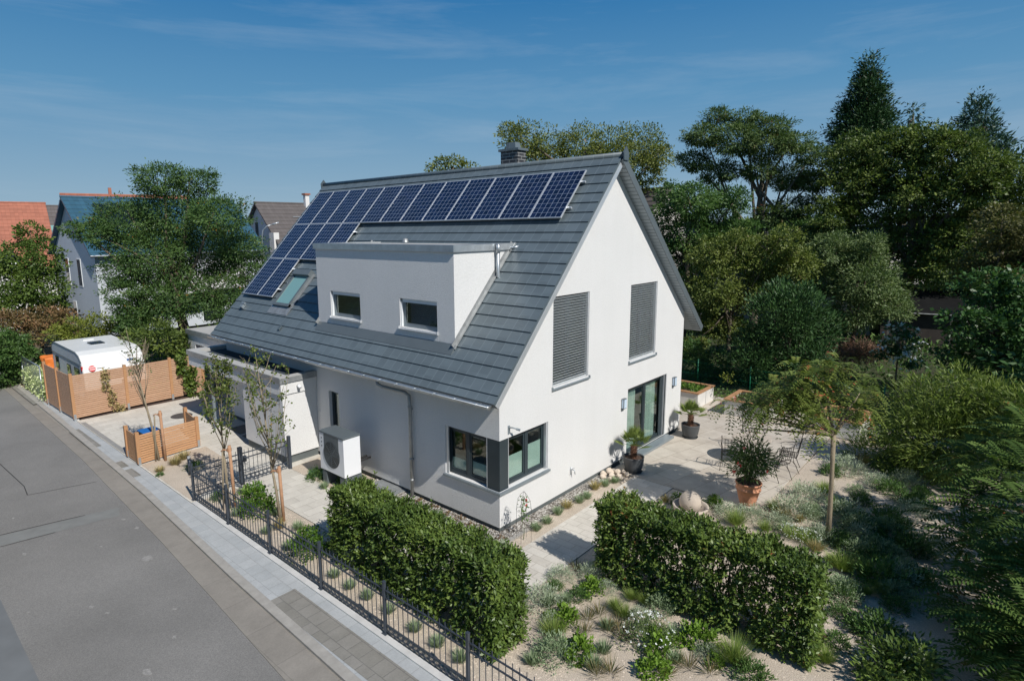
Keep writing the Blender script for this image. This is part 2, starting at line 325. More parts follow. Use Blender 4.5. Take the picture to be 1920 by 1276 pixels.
# ---------------------------------------------------------------- mesh helpers
class M:
    def __init__(s): s.v = []; s.f = []; s.mi = []; s.mats = []
    def mat(s, name):
        if name not in s.mats: s.mats.append(name)
        return s.mats.index(name)
    def face(s, pts, mat=None):
        b = len(s.v); s.v += [tuple(p) for p in pts]; s.f.append(tuple(range(b, b+len(pts)))); s.mi.append(s.mat(mat) if mat else 0)
    def box(s, x, y, z, f=None, mat=None):
        c = [(x[i], y[j], z[k]) for i in (0, 1) for j in (0, 1) for k in (0, 1)]
        if f: c = [f(*p) for p in c]
        b = len(s.v); s.v += [tuple(p) for p in c]
        for q in ((0, 1, 3, 2), (4, 6, 7, 5), (0, 4, 5, 1), (2, 3, 7, 6), (0, 2, 6, 4), (1, 5, 7, 3)):
            s.f.append(tuple(b+i for i in q)); s.mi.append(s.mat(mat) if mat else 0)
        return s
    def prism(s, poly, a, b_, f, mat=None):           # poly in (u,v), extruded w from a to b; f(u,v,w) -> xyz
        n = len(poly); B = len(s.v)
        s.v += [tuple(f(u, v, a)) for u, v in poly]+[tuple(f(u, v, b_)) for u, v in poly]; k = s.mat(mat) if mat else 0
        s.f.append(tuple(B+i for i in range(n))); s.f.append(tuple(B+n+i for i in reversed(range(n)))); s.mi += [k, k]
        for i in range(n):
            j = (i+1) % n; s.f.append((B+i, B+n+i, B+n+j, B+j)); s.mi.append(k)
        return s
    def tube(s, pts, r, n=8, mat=None, caps=True):
        pts = [Vector(p) for p in pts]; rs = r if isinstance(r, (list, tuple)) else [r]*len(pts); B = len(s.v); k = s.mat(mat) if mat else 0
        up = None
        for i, p in enumerate(pts):
            d = (pts[min(i+1, len(pts)-1)]-pts[max(i-1, 0)]);
            if d.length < 1e-9: d = Vector((0, 0, 1))
            d.normalize()
            if up is None: up = Vector((0, 0, 1)) if abs(d.z) < .9 else Vector((1, 0, 0))
            a = d.cross(up)
            if a.length < 1e-4: a = d.cross(Vector((.3, 1, .2)))
            a.normalize(); c = d.cross(a); up = -c if False else up
            for j in range(n):
                t_ = 2*math.pi*j/n; s.v.append(tuple(p+(a*math.cos(t_)+c*math.sin(t_))*rs[i]))
        for i in range(len(pts)-1):
            for j in range(n):
                q = (j+1) % n; s.f.append((B+i*n+j, B+i*n+q, B+(i+1)*n+q, B+(i+1)*n+j)); s.mi.append(k)
        if caps:
            s.f.append(tuple(B+j for j in reversed(range(n)))); s.f.append(tuple(B+(len(pts)-1)*n+j for j in range(n))); s.mi += [k, k]
        return s
    def lathe(s, prof, c=(0, 0, 0), n=24, mat=None):   # prof [(r,z)]
        B = len(s.v); k = s.mat(mat) if mat else 0
        for r_, z in prof:
            for j in range(n):
                t_ = 2*math.pi*j/n; s.v.append((c[0]+r_*math.cos(t_), c[1]+r_*math.sin(t_), c[2]+z))
        for i in range(len(prof)-1):
            for j in range(n):
                q = (j+1) % n; s.f.append((B+i*n+j, B+i*n+q, B+(i+1)*n+q, B+(i+1)*n+j)); s.mi.append(k)
        return s
    def poly(s, outer, holes, f, mat=None):            # planar polygon with holes
        loops = [[Vector((u, v, 0)) for u, v in l] for l in [outer]+holes]
        tri = tessellate_polygon(loops); flat = [p for l in [outer]+holes for p in l]; B = len(s.v); k = s.mat(mat) if mat else 0
        s.v += [tuple(f(u, v, 0)) for u, v in flat]
        for a in tri: s.f.append(tuple(B+i for i in a)); s.mi.append(k)
        return s
    def reveal(s, u0, u1, z0, z1, f, d=.14, mat=None):
        P = [(u0, z0), (u1, z0), (u1, z1), (u0, z1)]
        for i in range(4):
            a, b_ = P[i], P[(i+1) % 4]; s.face([f(a[0], a[1], 0), f(b_[0], b_[1], 0), f(b_[0], b_[1], d), f(a[0], a[1], d)], mat)
        return s
def link(o, parent=None):
    COL.objects.link(o)
    if parent is not None: o.parent = parent
    return o
def setp(o, label=None, cat=None, group=None, kind=None):
    if label: o['label'] = label
    if cat: o['category'] = cat
    if group: o['group'] = group
    if kind: o['kind'] = kind
    return o
def mk(name, mb, mat, parent=None, smooth=False, bevel=0, **p):
    me = bpy.data.meshes.new(name); me.from_pydata(mb.v, [], mb.f); me.update()
    if mb.mats:
        for q in mb.mats: me.materials.append(MT[q])
        if mat and mat not in mb.mats: me.materials.append(MT[mat])
        me.polygons.foreach_set('material_index', mb.mi)
    else: me.materials.append(MT[mat])
    if smooth:
        me.polygons.foreach_set('use_smooth', [True]*len(me.polygons))
    o = bpy.data.objects.new(name, me); link(o, parent)
    if bevel:
        bv = o.modifiers.new('bevel', 'BEVEL'); bv.width = bevel; bv.segments = 2; bv.limit_method = 'ANGLE'; bv.angle_limit = R(40)
    if smooth == 'auto':
        pass
    return setp(o, **p)
def thing(name, loc=(0, 0, 0), rz=0, **p):
    o = bpy.data.objects.new(name, None); o.location = loc; o.rotation_euler = (0, 0, rz); o.empty_display_size = .2; link(o); return setp(o, **p)
def copy_tree(o, parent=None, kids=None):
    c = o.copy(); COL.objects.link(c)
    if parent is not None: c.parent = parent
    for ch in [q for q in KIDS.get(o.name, [])]: copy_tree(ch, c)
    return c
ORD = ['first', 'second', 'third', 'fourth', 'fifth', 'sixth', 'seventh', 'eighth', 'ninth', 'tenth', 'eleventh', 'twelfth', 'thirteenth', 'fourteenth', 'fifteenth', 'sixteenth', 'seventeenth', 'eighteenth', 'nineteenth']
for t_, q_ in (('twent', 'twenty'), ('thirt', 'thirty'), ('fort', 'forty'), ('fift', 'fifty'), ('sixt', 'sixty')): ORD += [t_+'ieth']+[q_+'-'+o for o in ORD[:9]]
KIDS = {}
def kids_index(o):
    KIDS[o.name] = list(o.children)
    for c in o.children: kids_index(c)
# many leaves -> one mesh, built with numpy. P base points, D directions, W side vectors (all Nx3), ln lengths, wd widths
def norm(a): return a/np.maximum(np.linalg.norm(a, axis=1, keepdims=True), 1e-9)
def leafmesh(name, P, D, Nn, ln, wd, var, mats, mi=None, curl=.0):
    D = norm(D); W = norm(np.cross(D, Nn)); N2 = np.cross(W, D); n = len(P)
    ln = ln[:, None]; wd = wd[:, None]
    V = np.empty((n, 4, 3)); V[:, 0] = P; V[:, 1] = P+D*ln*.45+W*wd*.5+N2*ln*curl; V[:, 2] = P+D*ln; V[:, 3] = P+D*ln*.45-W*wd*.5+N2*ln*curl
    me = bpy.data.meshes.new(name); me.vertices.add(n*4); me.vertices.foreach_set('co', V.reshape(-1))
    me.loops.add(n*4); me.loops.foreach_set('vertex_index', np.arange(n*4, dtype=np.int32))
    me.polygons.add(n); me.polygons.foreach_set('loop_start', np.arange(0, n*4, 4, dtype=np.int32)); me.polygons.foreach_set('loop_total', np.full(n, 4, dtype=np.int32))
    me.update(calc_edges=True)
    a = me.attributes.new('var', 'FLOAT', 'FACE'); a.data.foreach_set('value', np.clip(var, 0, 1).astype(np.float32))
    for q in mats: me.materials.append(MT[q])
    if mi is not None: me.polygons.foreach_set('material_index', mi.astype(np.int32))
    me.validate(); return me
def rdir(n): return norm(rng.normal(size=(n, 3)))
def lobes_leaves(lobes, leaf=.16, aspect=.5, dens=1.4, clump=26, squash=.85, inner=.55, droop=0., jit=1., origin=(0, 0, 0), upw=.35, cs=.13):
    P = []; D = []; Nn = []; Vr = []
    for (x, y, z, r) in lobes:
        n = max(4, int(dens*12.57*r*r/(leaf*leaf*aspect)/clump*1.7))
        dr = rdir(n); rad = r*(inner+(1-inner)*rng.random(n)**.45)*(1+.18*rng.normal(size=n)*jit*.6)
        c = np.array([x, y, z])+dr*rad[:, None]*np.array([1, 1, squash])
        k = clump; csz = max(cs*r, leaf*.9)
        off = rng.normal(size=(n*k, 3))*csz*np.array([1, 1, .55])
        cc = np.repeat(c, k, 0)+off; dd = np.repeat(dr, k, 0)
        P.append(cc); D.append(norm(dd*.7+norm(off)*.6+rdir(n*k)*.7+np.array([0, 0, -droop])))
        Nn.append(norm(dd*.75+rdir(n*k)*.6+np.array([0, 0, upw+.2])))
        Vr.append(np.repeat(rng.random(n), k)*.75+rng.random(n*k)*.25)
    P = np.concatenate(P)-np.array(origin); D = np.concatenate(D); Nn = np.concatenate(Nn); Vr = np.concatenate(Vr)
    n = len(P); return P, D, Nn, leaf*(.6+.8*rng.random(n)), leaf*aspect*(.7+.6*rng.random(n)), Vr
def put(name, me, parent=None, **p):
    o = bpy.data.objects.new(name, me); link(o, parent); return setp(o, **p)
def limbs(mb, base_, top, lobes, r0, n=7, maxn=14, mat=None):
    base_ = Vector(base_); top = Vector(top); pts = []; rs = []
    for i in range(7):
        t_ = i/6; p = base_.lerp(top, t_)+Vector((random.uniform(-1, 1), random.uniform(-1, 1), 0))*r0*.5*(0 if i == 0 else 1); pts.append(p); rs.append(r0*(1.25 if i == 0 else 1-.5*t_))
    mb.tube(pts, rs, n+2, mat)
    for l in lobes[:maxn]:
        c = Vector(l[:3]); a = base_.lerp(top, random.uniform(.45, .95)); mid = a.lerp(c, .5)+Vector((random.uniform(-.3, .3), random.uniform(-.3, .3), random.uniform(-.1, .3)))*l[3]*.6
        e = c+Vector((random.uniform(-.4, .4), random.uniform(-.4, .4), random.uniform(.1, .5)))*l[3]
        mb.tube([a, mid, e], [r0*.42, r0*.26, r0*.07], 6, mat)
def tree(name, key, leafmat, label, cat, base_=None, trunk=.18, group=None, barkmat='bark', maxn=14, **kw):
    lb = LB[key]; cx = sum(l[0] for l in lb)/len(lb); cy = sum(l[1] for l in lb)/len(lb); zt = sum(l[2] for l in lb)/len(lb)
    if base_ is None: base_ = (cx, cy, 0)
    t_ = thing(name, base_, label=label, cat=cat, group=group)
    P = lobes_leaves(lb, origin=base_, **kw)
    put('crown', leafmesh('crown', *P, [leafmat]), t_)
    mb = M(); lo = [(l[0]-base_[0], l[1]-base_[1], l[2]-base_[2], l[3]) for l in lb]; random.shuffle(lo)
    limbs(mb, (0, 0, -.05), (cx-base_[0], cy-base_[1], zt-base_[2]), lo, trunk, maxn=maxn); mk('trunk', mb, barkmat, t_, smooth=True)
    return t_

# crown lobes (x, y, z, radius) of each tree, leaf anchor points and bedding plants, in metres
LB={}
LB['robinia']=[(1.82,22.56,9.19,1.06),(3.41,22.12,9.07,0.88),(2.59,23.04,7.6,1.62),(0.74,24.12,7.1,1.54),(-0.77,23.51,6.69,0.78),(-1.58,23.71,6.91,0.43),(3.37,20.13,7.42,1.3),(4.68,20.95,5.89,1.11),(3.77,23.21,5.48,1.78),(1.4,22.98,5.57,1.8),(0.29,23.68,4.79,1.02),(-0.35,22.33,3.96,0.73),(0.41,22.67,3.16,1.06),(1.64,21.5,3.59,1.39),(3.97,21.51,3.91,1.34),(5.17,20.96,4.93,0.86),(-0.21,22.16,2.68,0.69),(0.56,22.11,2.39,0.9),(3.87,20.92,2.76,0.95)]
LB['greentree']=[(-1.54,31.86,6.64,0.75),(-2.21,31.91,5.51,1.03),(-1.45,30.39,5.24,1.02),(-2.56,32.15,4.09,1.21),(-1.78,30.27,3.85,1.18),(-2.3,31.61,2.66,1.1),(-1.31,30.56,2.79,0.69),(-3.41,30.66,3.41,0.77),(-2.67,31.99,4.96,0.74)]
LB['walnut']=[(22.9,17.48,12.52,1.34),(22.71,18.37,13.01,0.71),(25.81,17.41,12.16,1.42),(26.87,15.47,12.36,1.54),(26.43,12.72,12.05,1.33),(29.08,12.21,12.24,1.52),(28.37,10.59,11.24,1.12),(24.35,17.69,11.35,1.1),(25.71,13.05,10.67,1.67),(29.01,12.1,10.36,1.46)]
LB['dome']=[(32.36,35.58,12.83,0.89),(33.96,34.96,13.0,1.06),(34.54,33.69,12.63,0.68)]
LB['ailanthus']=[(25.73,5.73,12.86,0.66),(26.28,4.35,12.56,0.83),(26.39,2.9,12.03,0.81),(25.01,6.2,11.77,0.99),(25.25,4.44,11.4,1.23),(26.39,3.11,11.1,1.23),(27.45,2.06,11.21,0.82),(26.71,0.97,10.43,0.74),(25.86,7.05,10.53,0.88),(25.77,5.48,9.8,0.98),(26.41,3.59,9.83,0.89),(27.98,2.35,9.43,1.14),(27.48,1.06,9.09,0.81),(26.68,2.94,7.27,0.78),(27.3,1.77,7.69,0.95),(26.97,4.13,6.23,0.74),(26.66,1.23,6.23,0.81),(28.35,0.96,4.87,0.79),(26.38,2.39,4.47,0.72),(26.98,4.44,5.31,0.81)]
LB['midtree']=[(20.15,5.69,8.25,0.76),(19.11,4.07,7.9,0.97),(21.12,3.53,7.36,1.01),(19.74,4.52,6.32,1.01),(20.62,3.52,6.05,0.88),(18.99,5.62,7.38,0.48),(20.27,2.44,8.02,0.56),(19.25,5.4,5.94,0.54),(20.49,5.19,4.68,0.69),(20.61,2.02,6.56,0.56),(19.63,6.24,6.6,0.6),(20.02,6.08,5.23,0.67),(20.33,5.45,3.57,0.67)]
LB['loosebush']=[(17.79,2.64,5.39,0.92),(18.17,1.6,5.63,1.0),(18.92,0.47,5.44,0.99),(19.68,-0.45,4.91,0.9),(17.37,2.16,3.99,1.0),(19.21,1.13,3.66,0.98),(18.45,3.26,2.57,0.84),(18.98,2.16,2.04,0.83),(18.42,-0.33,6.11,0.64),(18.48,3.55,4.08,0.71),(17.44,3.02,1.19,0.55)]
LB['greygreen']=[(21.63,-1.44,5.62,0.87),(22.34,-2.38,5.37,0.92),(22.77,-1.08,4.22,1.02),(21.78,-2.78,4.17,1.14),(23.09,-3.49,3.38,0.88),(22.22,-2.4,2.84,1.03),(21.68,-1.69,2.27,0.74),(22.17,-4.06,2.99,0.52),(21.89,-3.01,6.01,0.47)]
LB['yew']=[(15.73,-0.88,3.24,0.95),(16.15,-1.64,3.47,0.88),(17.27,-2.05,2.52,0.78),(17.88,-0.75,1.6,1.19),(15.73,-0.17,1.63,0.91),(16.21,-2.2,1.4,0.75),(17.28,0.01,0.14,0.83),(16.84,-1.32,0.44,0.88),(16.54,-0.79,4.12,0.43),(16.58,-1.52,4.16,0.42)]
LB['rearshrub']=[(16.17,2.48,1.21,0.62),(16.78,1.74,0.68,0.62),(16.13,2.13,0.25,0.47),(16.48,1.09,0.11,0.46),(16.49,0.34,-0.05,0.32)]
LB['sequoia']=[(47.7,2.62,19.78,0.21),(47.49,2.58,19.26,0.42),(47.63,2.63,18.66,0.67),(47.86,2.72,18.0,0.92),(47.3,2.57,17.02,1.21),(47.9,2.71,16.17,1.57),(48.19,2.75,15.15,1.92),(47.81,2.59,13.95,2.17),(48.0,2.67,12.74,2.36),(47.22,3.92,15.88,0.51),(47.24,4.44,14.3,0.56),(47.76,1.09,14.77,0.54)]
LB['tipfir']=[(40.27,-1.5,14.24,0.11),(40.11,-1.56,13.81,0.21),(40.17,-1.63,13.27,0.35),(40.71,-1.65,12.72,0.46)]
LB['spruce']=[(36.66,-4.99,13.99,0.18),(36.93,-4.99,13.61,0.4),(36.46,-5.05,13.01,0.64),(36.51,-5.11,12.42,0.86),(37.06,-5.23,11.82,1.06),(36.51,-5.63,11.01,1.1),(36.16,-6.0,10.18,0.91),(36.41,-4.33,12.5,0.28),(36.34,-6.45,11.09,0.33)]
LB['fartree']=[(50.42,-6.72,11.13,0.7),(51.34,-6.14,10.82,0.72)]
LB['bigdark']=[(28.13,-0.69,10.12,1.27),(27.49,-2.2,10.26,1.21),(27.37,-3.73,10.37,1.17),(27.1,-5.02,9.98,1.13),(26.58,-6.11,9.37,1.09),(27.15,-7.06,8.78,0.91),(27.66,-0.43,8.41,1.36),(28.33,-2.03,8.08,1.54),(26.94,-3.77,8.22,1.43),(28.39,-5.32,7.95,1.43),(28.28,-6.78,7.64,1.16),(27.33,-0.5,6.78,1.14),(27.58,-2.07,6.22,1.25),(28.2,-3.81,6.21,1.49),(27.15,-5.41,5.91,1.27),(27.89,-3.55,4.59,1.23),(27.0,-4.99,4.38,1.03),(26.9,-0.87,10.75,0.71),(27.85,-5.4,10.64,0.56),(28.12,-7.81,8.12,1.22),(26.98,-8.33,6.44,1.41),(28.54,-2.83,9.18,1.37),(27.87,-4.44,9.04,1.3),(27.25,-1.43,8.93,1.24),(26.3,-5.99,8.38,1.16),(26.84,-0.02,9.54,0.89),(26.23,-0.07,7.34,0.95),(27.37,-1.24,5.11,1.02),(27.15,-2.6,3.5,0.82),(28.34,-5.88,6.46,1.16),(27.7,-3.89,10.58,0.99),(27.76,-2.78,10.91,0.8),(27.23,-4.43,10.78,0.66)]
LB['backfill']=[(33.0,5.11,5.99,1.21),(33.78,3.38,6.15,1.26),(34.47,1.91,5.38,1.39),(33.42,-0.18,4.2,1.48),(35.19,-1.69,2.83,1.4),(35.8,-6.68,2.45,1.54),(35.14,-4.97,4.27,1.56),(33.18,6.92,6.16,1.1),(30.74,11.91,8.44,0.83),(30.25,11.17,6.21,0.9),(31.65,8.1,5.1,1.32),(31.8,4.62,4.12,1.25),(34.16,2.95,3.35,1.27),(31.89,9.84,7.66,1.05),(31.58,7.91,8.66,1.0),(34.92,-3.52,1.01,1.3),(34.16,1.35,6.81,1.15),(31.82,9.12,1.7,1.28)]
LB['olivebush']=[(18.08,-7.19,6.69,0.74),(19.09,-7.66,5.94,0.79),(18.74,-6.97,5.52,0.76),(18.79,-6.61,4.93,0.58),(18.5,-7.51,4.8,0.67),(18.87,-8.15,6.31,0.92),(19.16,-8.45,4.84,0.93)]
LB['viburnum']=[(15.31,-7.2,4.66,0.67),(15.43,-7.74,4.35,0.67),(14.49,-6.69,3.68,0.57),(14.55,-7.48,3.42,0.75),(15.05,-8.02,3.08,0.59),(15.25,-6.64,2.53,0.52),(14.74,-7.22,2.34,0.61),(15.31,-7.82,5.03,0.46),(15.39,-8.5,4.11,0.97),(14.31,-8.63,2.81,0.78)]
LB['rose']=[(19.89,-4.6,2.0,0.48),(19.67,-4.9,1.41,0.47),(19.53,-4.18,1.56,0.35),(19.69,-4.43,2.56,0.26),(19.82,-4.75,2.47,0.3)]
LB['bronze']=[(20.88,-2.38,1.06,0.31),(20.94,-2.81,1.2,0.35),(20.9,-3.28,1.22,0.35)]
LB['bamboo']=[(10.0,-6.5,1.9,0.78),(9.94,-7.14,2.28,0.63),(10.3,-7.68,1.95,0.75),(10.16,-6.08,1.17,0.68),(9.57,-6.87,1.06,0.89),(10.84,-7.58,0.73,0.86),(9.46,-8.15,1.81,0.59),(9.88,-5.96,0.45,0.62),(9.71,-6.51,-0.12,0.72),(9.96,-7.16,-0.01,0.71),(9.63,-5.32,1.14,0.36),(10.24,-5.17,0.14,0.46),(10.02,-7.87,2.47,0.37),(9.8,-7.11,2.85,0.3),(10.09,-5.63,-0.7,0.46),(9.54,-8.57,2.17,0.63)]
LB['lefthedge']=[(-4.83,24.74,1.85,0.88),(-4.27,24.3,1.7,0.75),(-3.91,24.63,1.0,0.67),(-4.49,25.3,0.76,0.72),(-5.07,25.32,0.61,0.94)]
LB['russet']=[(-3.53,27.36,2.63,0.71),(-2.18,27.78,2.48,0.8),(-1.46,27.3,2.28,0.7),(-4.16,27.37,2.44,0.75),(-3.06,26.92,1.96,0.62),(-1.32,27.16,1.29,0.54)]
LB['goldbush']=[(-1.62,24.65,2.2,0.65),(-0.74,25.01,2.26,0.68),(-2.36,25.23,2.05,0.5),(-0.28,24.36,1.87,0.62),(0.21,23.85,2.51,0.62)]
LB['darkback']=[(-0.67,20.19,2.03,0.65),(-0.23,18.59,2.34,0.76),(0.77,18.49,1.79,0.69),(1.83,18.82,1.83,0.72)]
SUMAC= [(4.62,-7.9,2.21),(4.12,-7.59,1.76),(3.12,-8.24,2.04),(3.12,-7.9,1.44),(4.11,-7.48,0.88),(2.12,-8.25,1.55),(2.62,-7.8,0.95),(1.62,-8.19,1.15),(1.42,-8.05,0.76),(0.92,-8.43,1.22),(2.62,-7.64,0.5),(4.62,-8.25,2.3),(0.82,-8.37,0.76),(2.61,-8.51,1.97),(1.61,-8.62,1.44),(6.12,-7.81,2.4),(5.62,-8.19,2.73),(4.6,-7.29,1.17),(5.61,-7.46,2.0),(0.92,-8.22,0.53)]
PL= [('lav',-3.44,1.3,0.2),('lav',-3.46,0.77,0.2),('lav',-3.44,0.25,0.2),('lav',-3.43,-0.36,0.2),('lav',-3.45,-1.07,0.2),('lav',-3.46,-1.63,0.2),('lav',-3.45,-2.15,0.2),('lav',-3.53,5.24,0.2),('lav',-2.82,6.29,0.2),('lav',-1.28,4.97,0.2),('lav',-2.87,4.57,0.2),('lav',-2.9,3.52,0.2),('lav',-3.48,2.93,0.2),('lav',-3.47,3.92,0.2),('lav',0.62,-0.55,0.2),('lav',1.04,-0.54,0.2),('lav',1.57,-0.48,0.2),('lav',2.42,-0.52,0.2),('lav',2.74,-0.53,0.2),('lav',3.67,-0.5,0.2),('lav',4.04,-0.57,0.2),('lav',-2.75,-3.02,0.2),('lav',-0.71,-4.36,0.2),('lav',-1.81,-3.71,0.2),('lav',-1.25,-4.66,0.2),('dry',1.98,-0.45,0.28),('dry',3.33,-0.4,0.28),('dry',-0.75,2.16,0.28),('dry',-3.18,3.88,0.28),('succ',-0.15,2.48,0.13),('succ',-0.15,1.97,0.13),('succ',-0.16,1.48,0.13),('succ',-0.16,1.11,0.13),('succ',-0.21,0.69,0.13),('succ',-0.15,0.36,0.13),('succ',-0.21,-0.21,0.13),('bright',-3.16,5.03,0.5),('bright',-3.34,2.42,0.42),('green',-3.39,6.48,0.25),('green',-1.04,5.69,0.35),('green',-0.61,4.77,0.4),('green',-2.96,2.14,0.3),('green',-0.81,2.77,0.35),('green',-0.58,1.45,0.32),('silver',-0.62,0.93,0.2),('silver',-0.58,0.53,0.2),('silver',-0.57,-0.17,0.22),('silver',-0.5,-0.48,0.22),('silver',-0.56,-2.03,0.3),('green',-0.91,-2.14,0.22),('lime',-0.5,-2.7,0.3),('silver',-0.13,-2.44,0.3),('green',-0.88,-2.62,0.25),('silver',-0.33,-2.89,0.22),('silver',-1.46,-2.26,0.42),('silver',-1.8,-2.7,0.22),('lime',-1.57,-2.83,0.3),('grass',-2.0,-2.88,0.4),('greygreen',-2.4,-3.19,0.42),('lime',-2.12,-3.46,0.32),('grass',-0.25,-3.37,0.3),('grass',-0.72,-3.31,0.28),('grass',-0.8,-3.53,0.3),('grass',-0.21,-3.65,0.3),('greygreen',-0.18,-3.92,0.35),('silver',-0.73,-3.78,0.25),('whiteflower',-1.11,-4.13,0.5),('lime',-1.21,-4.34,0.3),('lime',-0.57,-4.71,0.36),('lime',-1.71,-4.51,0.3),('grass',-0.68,-5.35,0.5),('silver',-0.76,-4.96,0.22),('green',-0.8,-5.63,0.35),('lily',-1.28,-3.1,0.28),('lily',-1.02,-3.15,0.28),('lily',-1.63,-3.24,0.28),('lily',-1.3,-3.49,0.28),('lily',-1.33,-3.79,0.28),('lily',-2.29,-3.89,0.28),('lily',-2.12,-4.02,0.28),('lily',-1.24,-4.87,0.28),('lily',-0.14,-2.1,0.28),('lily',-1.14,-3.61,0.28),('lily',-1.59,-4.67,0.28),('lily',-1.13,-5.14,0.28),('silver',4.13,-3.52,0.38),('silver',4.36,-3.95,0.38),('grass',3.79,-3.8,0.45),('bright',4.39,-3.07,0.22),('dry',3.83,-2.09,0.22),('bright',3.95,-2.36,0.22),('green',4.25,-2.75,0.2),('silver',5.18,-4.59,0.5),('silver',6.31,-4.61,0.5),('grass',6.94,-4.86,0.45),('silver',8.83,-4.99,0.55),('green',8.36,-4.72,0.35),('silver',11.97,-4.98,0.5),('green',11.97,-5.48,0.4),('silver',4.43,-4.52,0.35),('dry',9.79,-5.23,0.4),('green',9.74,-5.75,0.45),('daisy',4.01,-5.2,0.3),('daisy',4.01,-4.91,0.3),('grass',4.2,-5.22,0.3),('green',6.04,-5.46,0.35),('green',5.74,-5.83,0.4),('green',6.28,-6.29,0.4),('green',4.27,-5.83,0.3),('green',4.68,-6.29,0.35),('green',3.86,-6.17,0.25),('green',4.49,-6.58,0.3),('green',3.3,-6.66,0.55),('green',1.73,-6.29,0.25),('green',0.87,-6.42,0.28),('green',1.56,-6.85,0.5),('green',2.6,-6.97,0.3),('green',1.49,-6.57,0.25),('green',5.09,-6.82,0.4),('green',3.84,-7.14,0.35),('grass',0.28,-6.4,0.3),('grass',2.75,-6.27,0.25),('grass',2.72,-6.51,0.25),('grass',3.39,-5.81,0.3),('grass',5.81,-6.63,0.3),('grass',-3.51,17.25,0.18),('grass',-2.61,17.03,0.18),('grass',-2.04,17.21,0.18),('grass',-1.55,17.19,0.18),('grass',-1.01,17.37,0.18),('grass',-0.61,17.38,0.18),('grass',-0.2,17.38,0.18),('dry',-3.23,9.62,0.35),('green',-2.97,8.96,0.3),('dry',-3.73,9.43,0.25),('green',-3.83,9.15,0.15),('dry',-2.9,9.87,0.35),('greygreen',5.27,-5.86,0.48150785858081585),('green',5.28,-6.25,0.28289695814207233),('silver',8.83,-6.38,0.3221837028789659),('green',5.91,-6.55,0.3847977059138537),('silver',9.86,-5.86,0.31335692279763494),('green',7.56,-6.69,0.42771052458131037),('green',3.53,-5.92,0.28941358645468124),('greygreen',3.92,-6.91,0.3840047995064027),('silver',3.51,-6.88,0.4533839480775722),('green',4.15,-6.36,0.37781663233116736),('green',3.75,-7.15,0.28789505891437195),('silver',8.34,-5.8,0.37595561065803446),('green',8.06,-6.09,0.46336496639915237),('grass',5.78,-6.34,0.4085353944534438),('green',5.03,-6.95,0.46840812460728626),('silver',5.22,-7.06,0.4336954914729316),('green',5.4,-5.99,0.40520365076435116),('green',9.22,-6.1,0.33875867935039583),('silver',5.64,-5.6,0.4977573232827479),('grass',3.29,-6.01,0.47736115480339814),('grass',5.97,-5.34,0.47200874541820426),('green',4.49,-5.69,0.36311704917294463),('greygreen',5.66,-6.38,0.3911924822025697),('green',8.5,-6.72,0.3037862473126338),('grass',2.91,-6.72,0.3441547277145294),('greygreen',4.22,-6.1,0.3490427143815402),('grass',3.66,-7.19,0.36288526789315134),('green',7.52,-6.6,0.42981358411190984),('green',2.32,-6.22,0.3396861390386682),('greygreen',4.47,-6.62,0.37623806711372293),('greygreen',7.51,-5.49,0.28252064700012824),('green',5.21,-6.17,0.3628336438199546),('silver',10.01,-5.73,0.4180150439824103),('greygreen',4.53,-6.36,0.4139500619137962),('green',5.78,-5.84,0.2933268968020754),('greygreen',2.97,-6.9,0.41815325543574),('silver',4.9,-6.03,0.3600701196547905),('green',6.92,-5.7,0.33811019454962665),('green',10.71,-6.05,0.4937023902329561),('green',10.19,-5.9,0.32895832541450204),('silver',9.02,-6.3,0.4291739946287241),('green',10.6,-5.77,0.3508325166166782),('grass',3.36,-6.36,0.4581482989208232),('silver',11.35,-6.33,0.42305112278434887),('silver',6.92,-6.7,0.4531415263310242),('greygreen',2.33,-6.13,0.4574909922776006),('greygreen',5.36,-5.0,0.24761535341301336),('greygreen',5.58,-4.93,0.28252730517205954),('greygreen',4.23,-4.71,0.2650609113908529),('dry',4.92,-4.82,0.204976196504278),('dry',4.9,-4.52,0.33205749702867526),('dry',3.76,-5.43,0.2782420099751842),('silver',4.37,-5.43,0.3043732212776987),('greygreen',4.34,-5.24,0.27614054685644523),('greygreen',4.0,-5.39,0.21679948518743264),('grass',5.1,-4.21,0.32551940309776684),('silver',4.57,-5.27,0.26734669614092826),('grass',3.97,-4.37,0.29280545460267593),('lime',-0.85,-4.09,0.1541352657417995),('lav',-2.18,-3.76,0.20115514128083373),('lime',-1.67,-2.61,0.1734637040552777),('lily',0.32,-4.7,0.2121766511273632),('lime',-0.88,-5.13,0.16875013428077637),('lily',-0.72,-4.21,0.14482586448534288),('lime',-0.81,-4.43,0.16729000130527924),('lime',0.57,-4.45,0.19752455184374995),('lav',-1.42,-2.36,0.2174692531175994),('lav',0.59,-4.74,0.15158962440270307),('lav',-1.26,-3.46,0.17866131209143862),('lily',-0.86,-3.43,0.1628699658243023),('lav',-1.12,-2.54,0.19952927133433612),('lav',-0.06,-3.87,0.1804434867577785)]
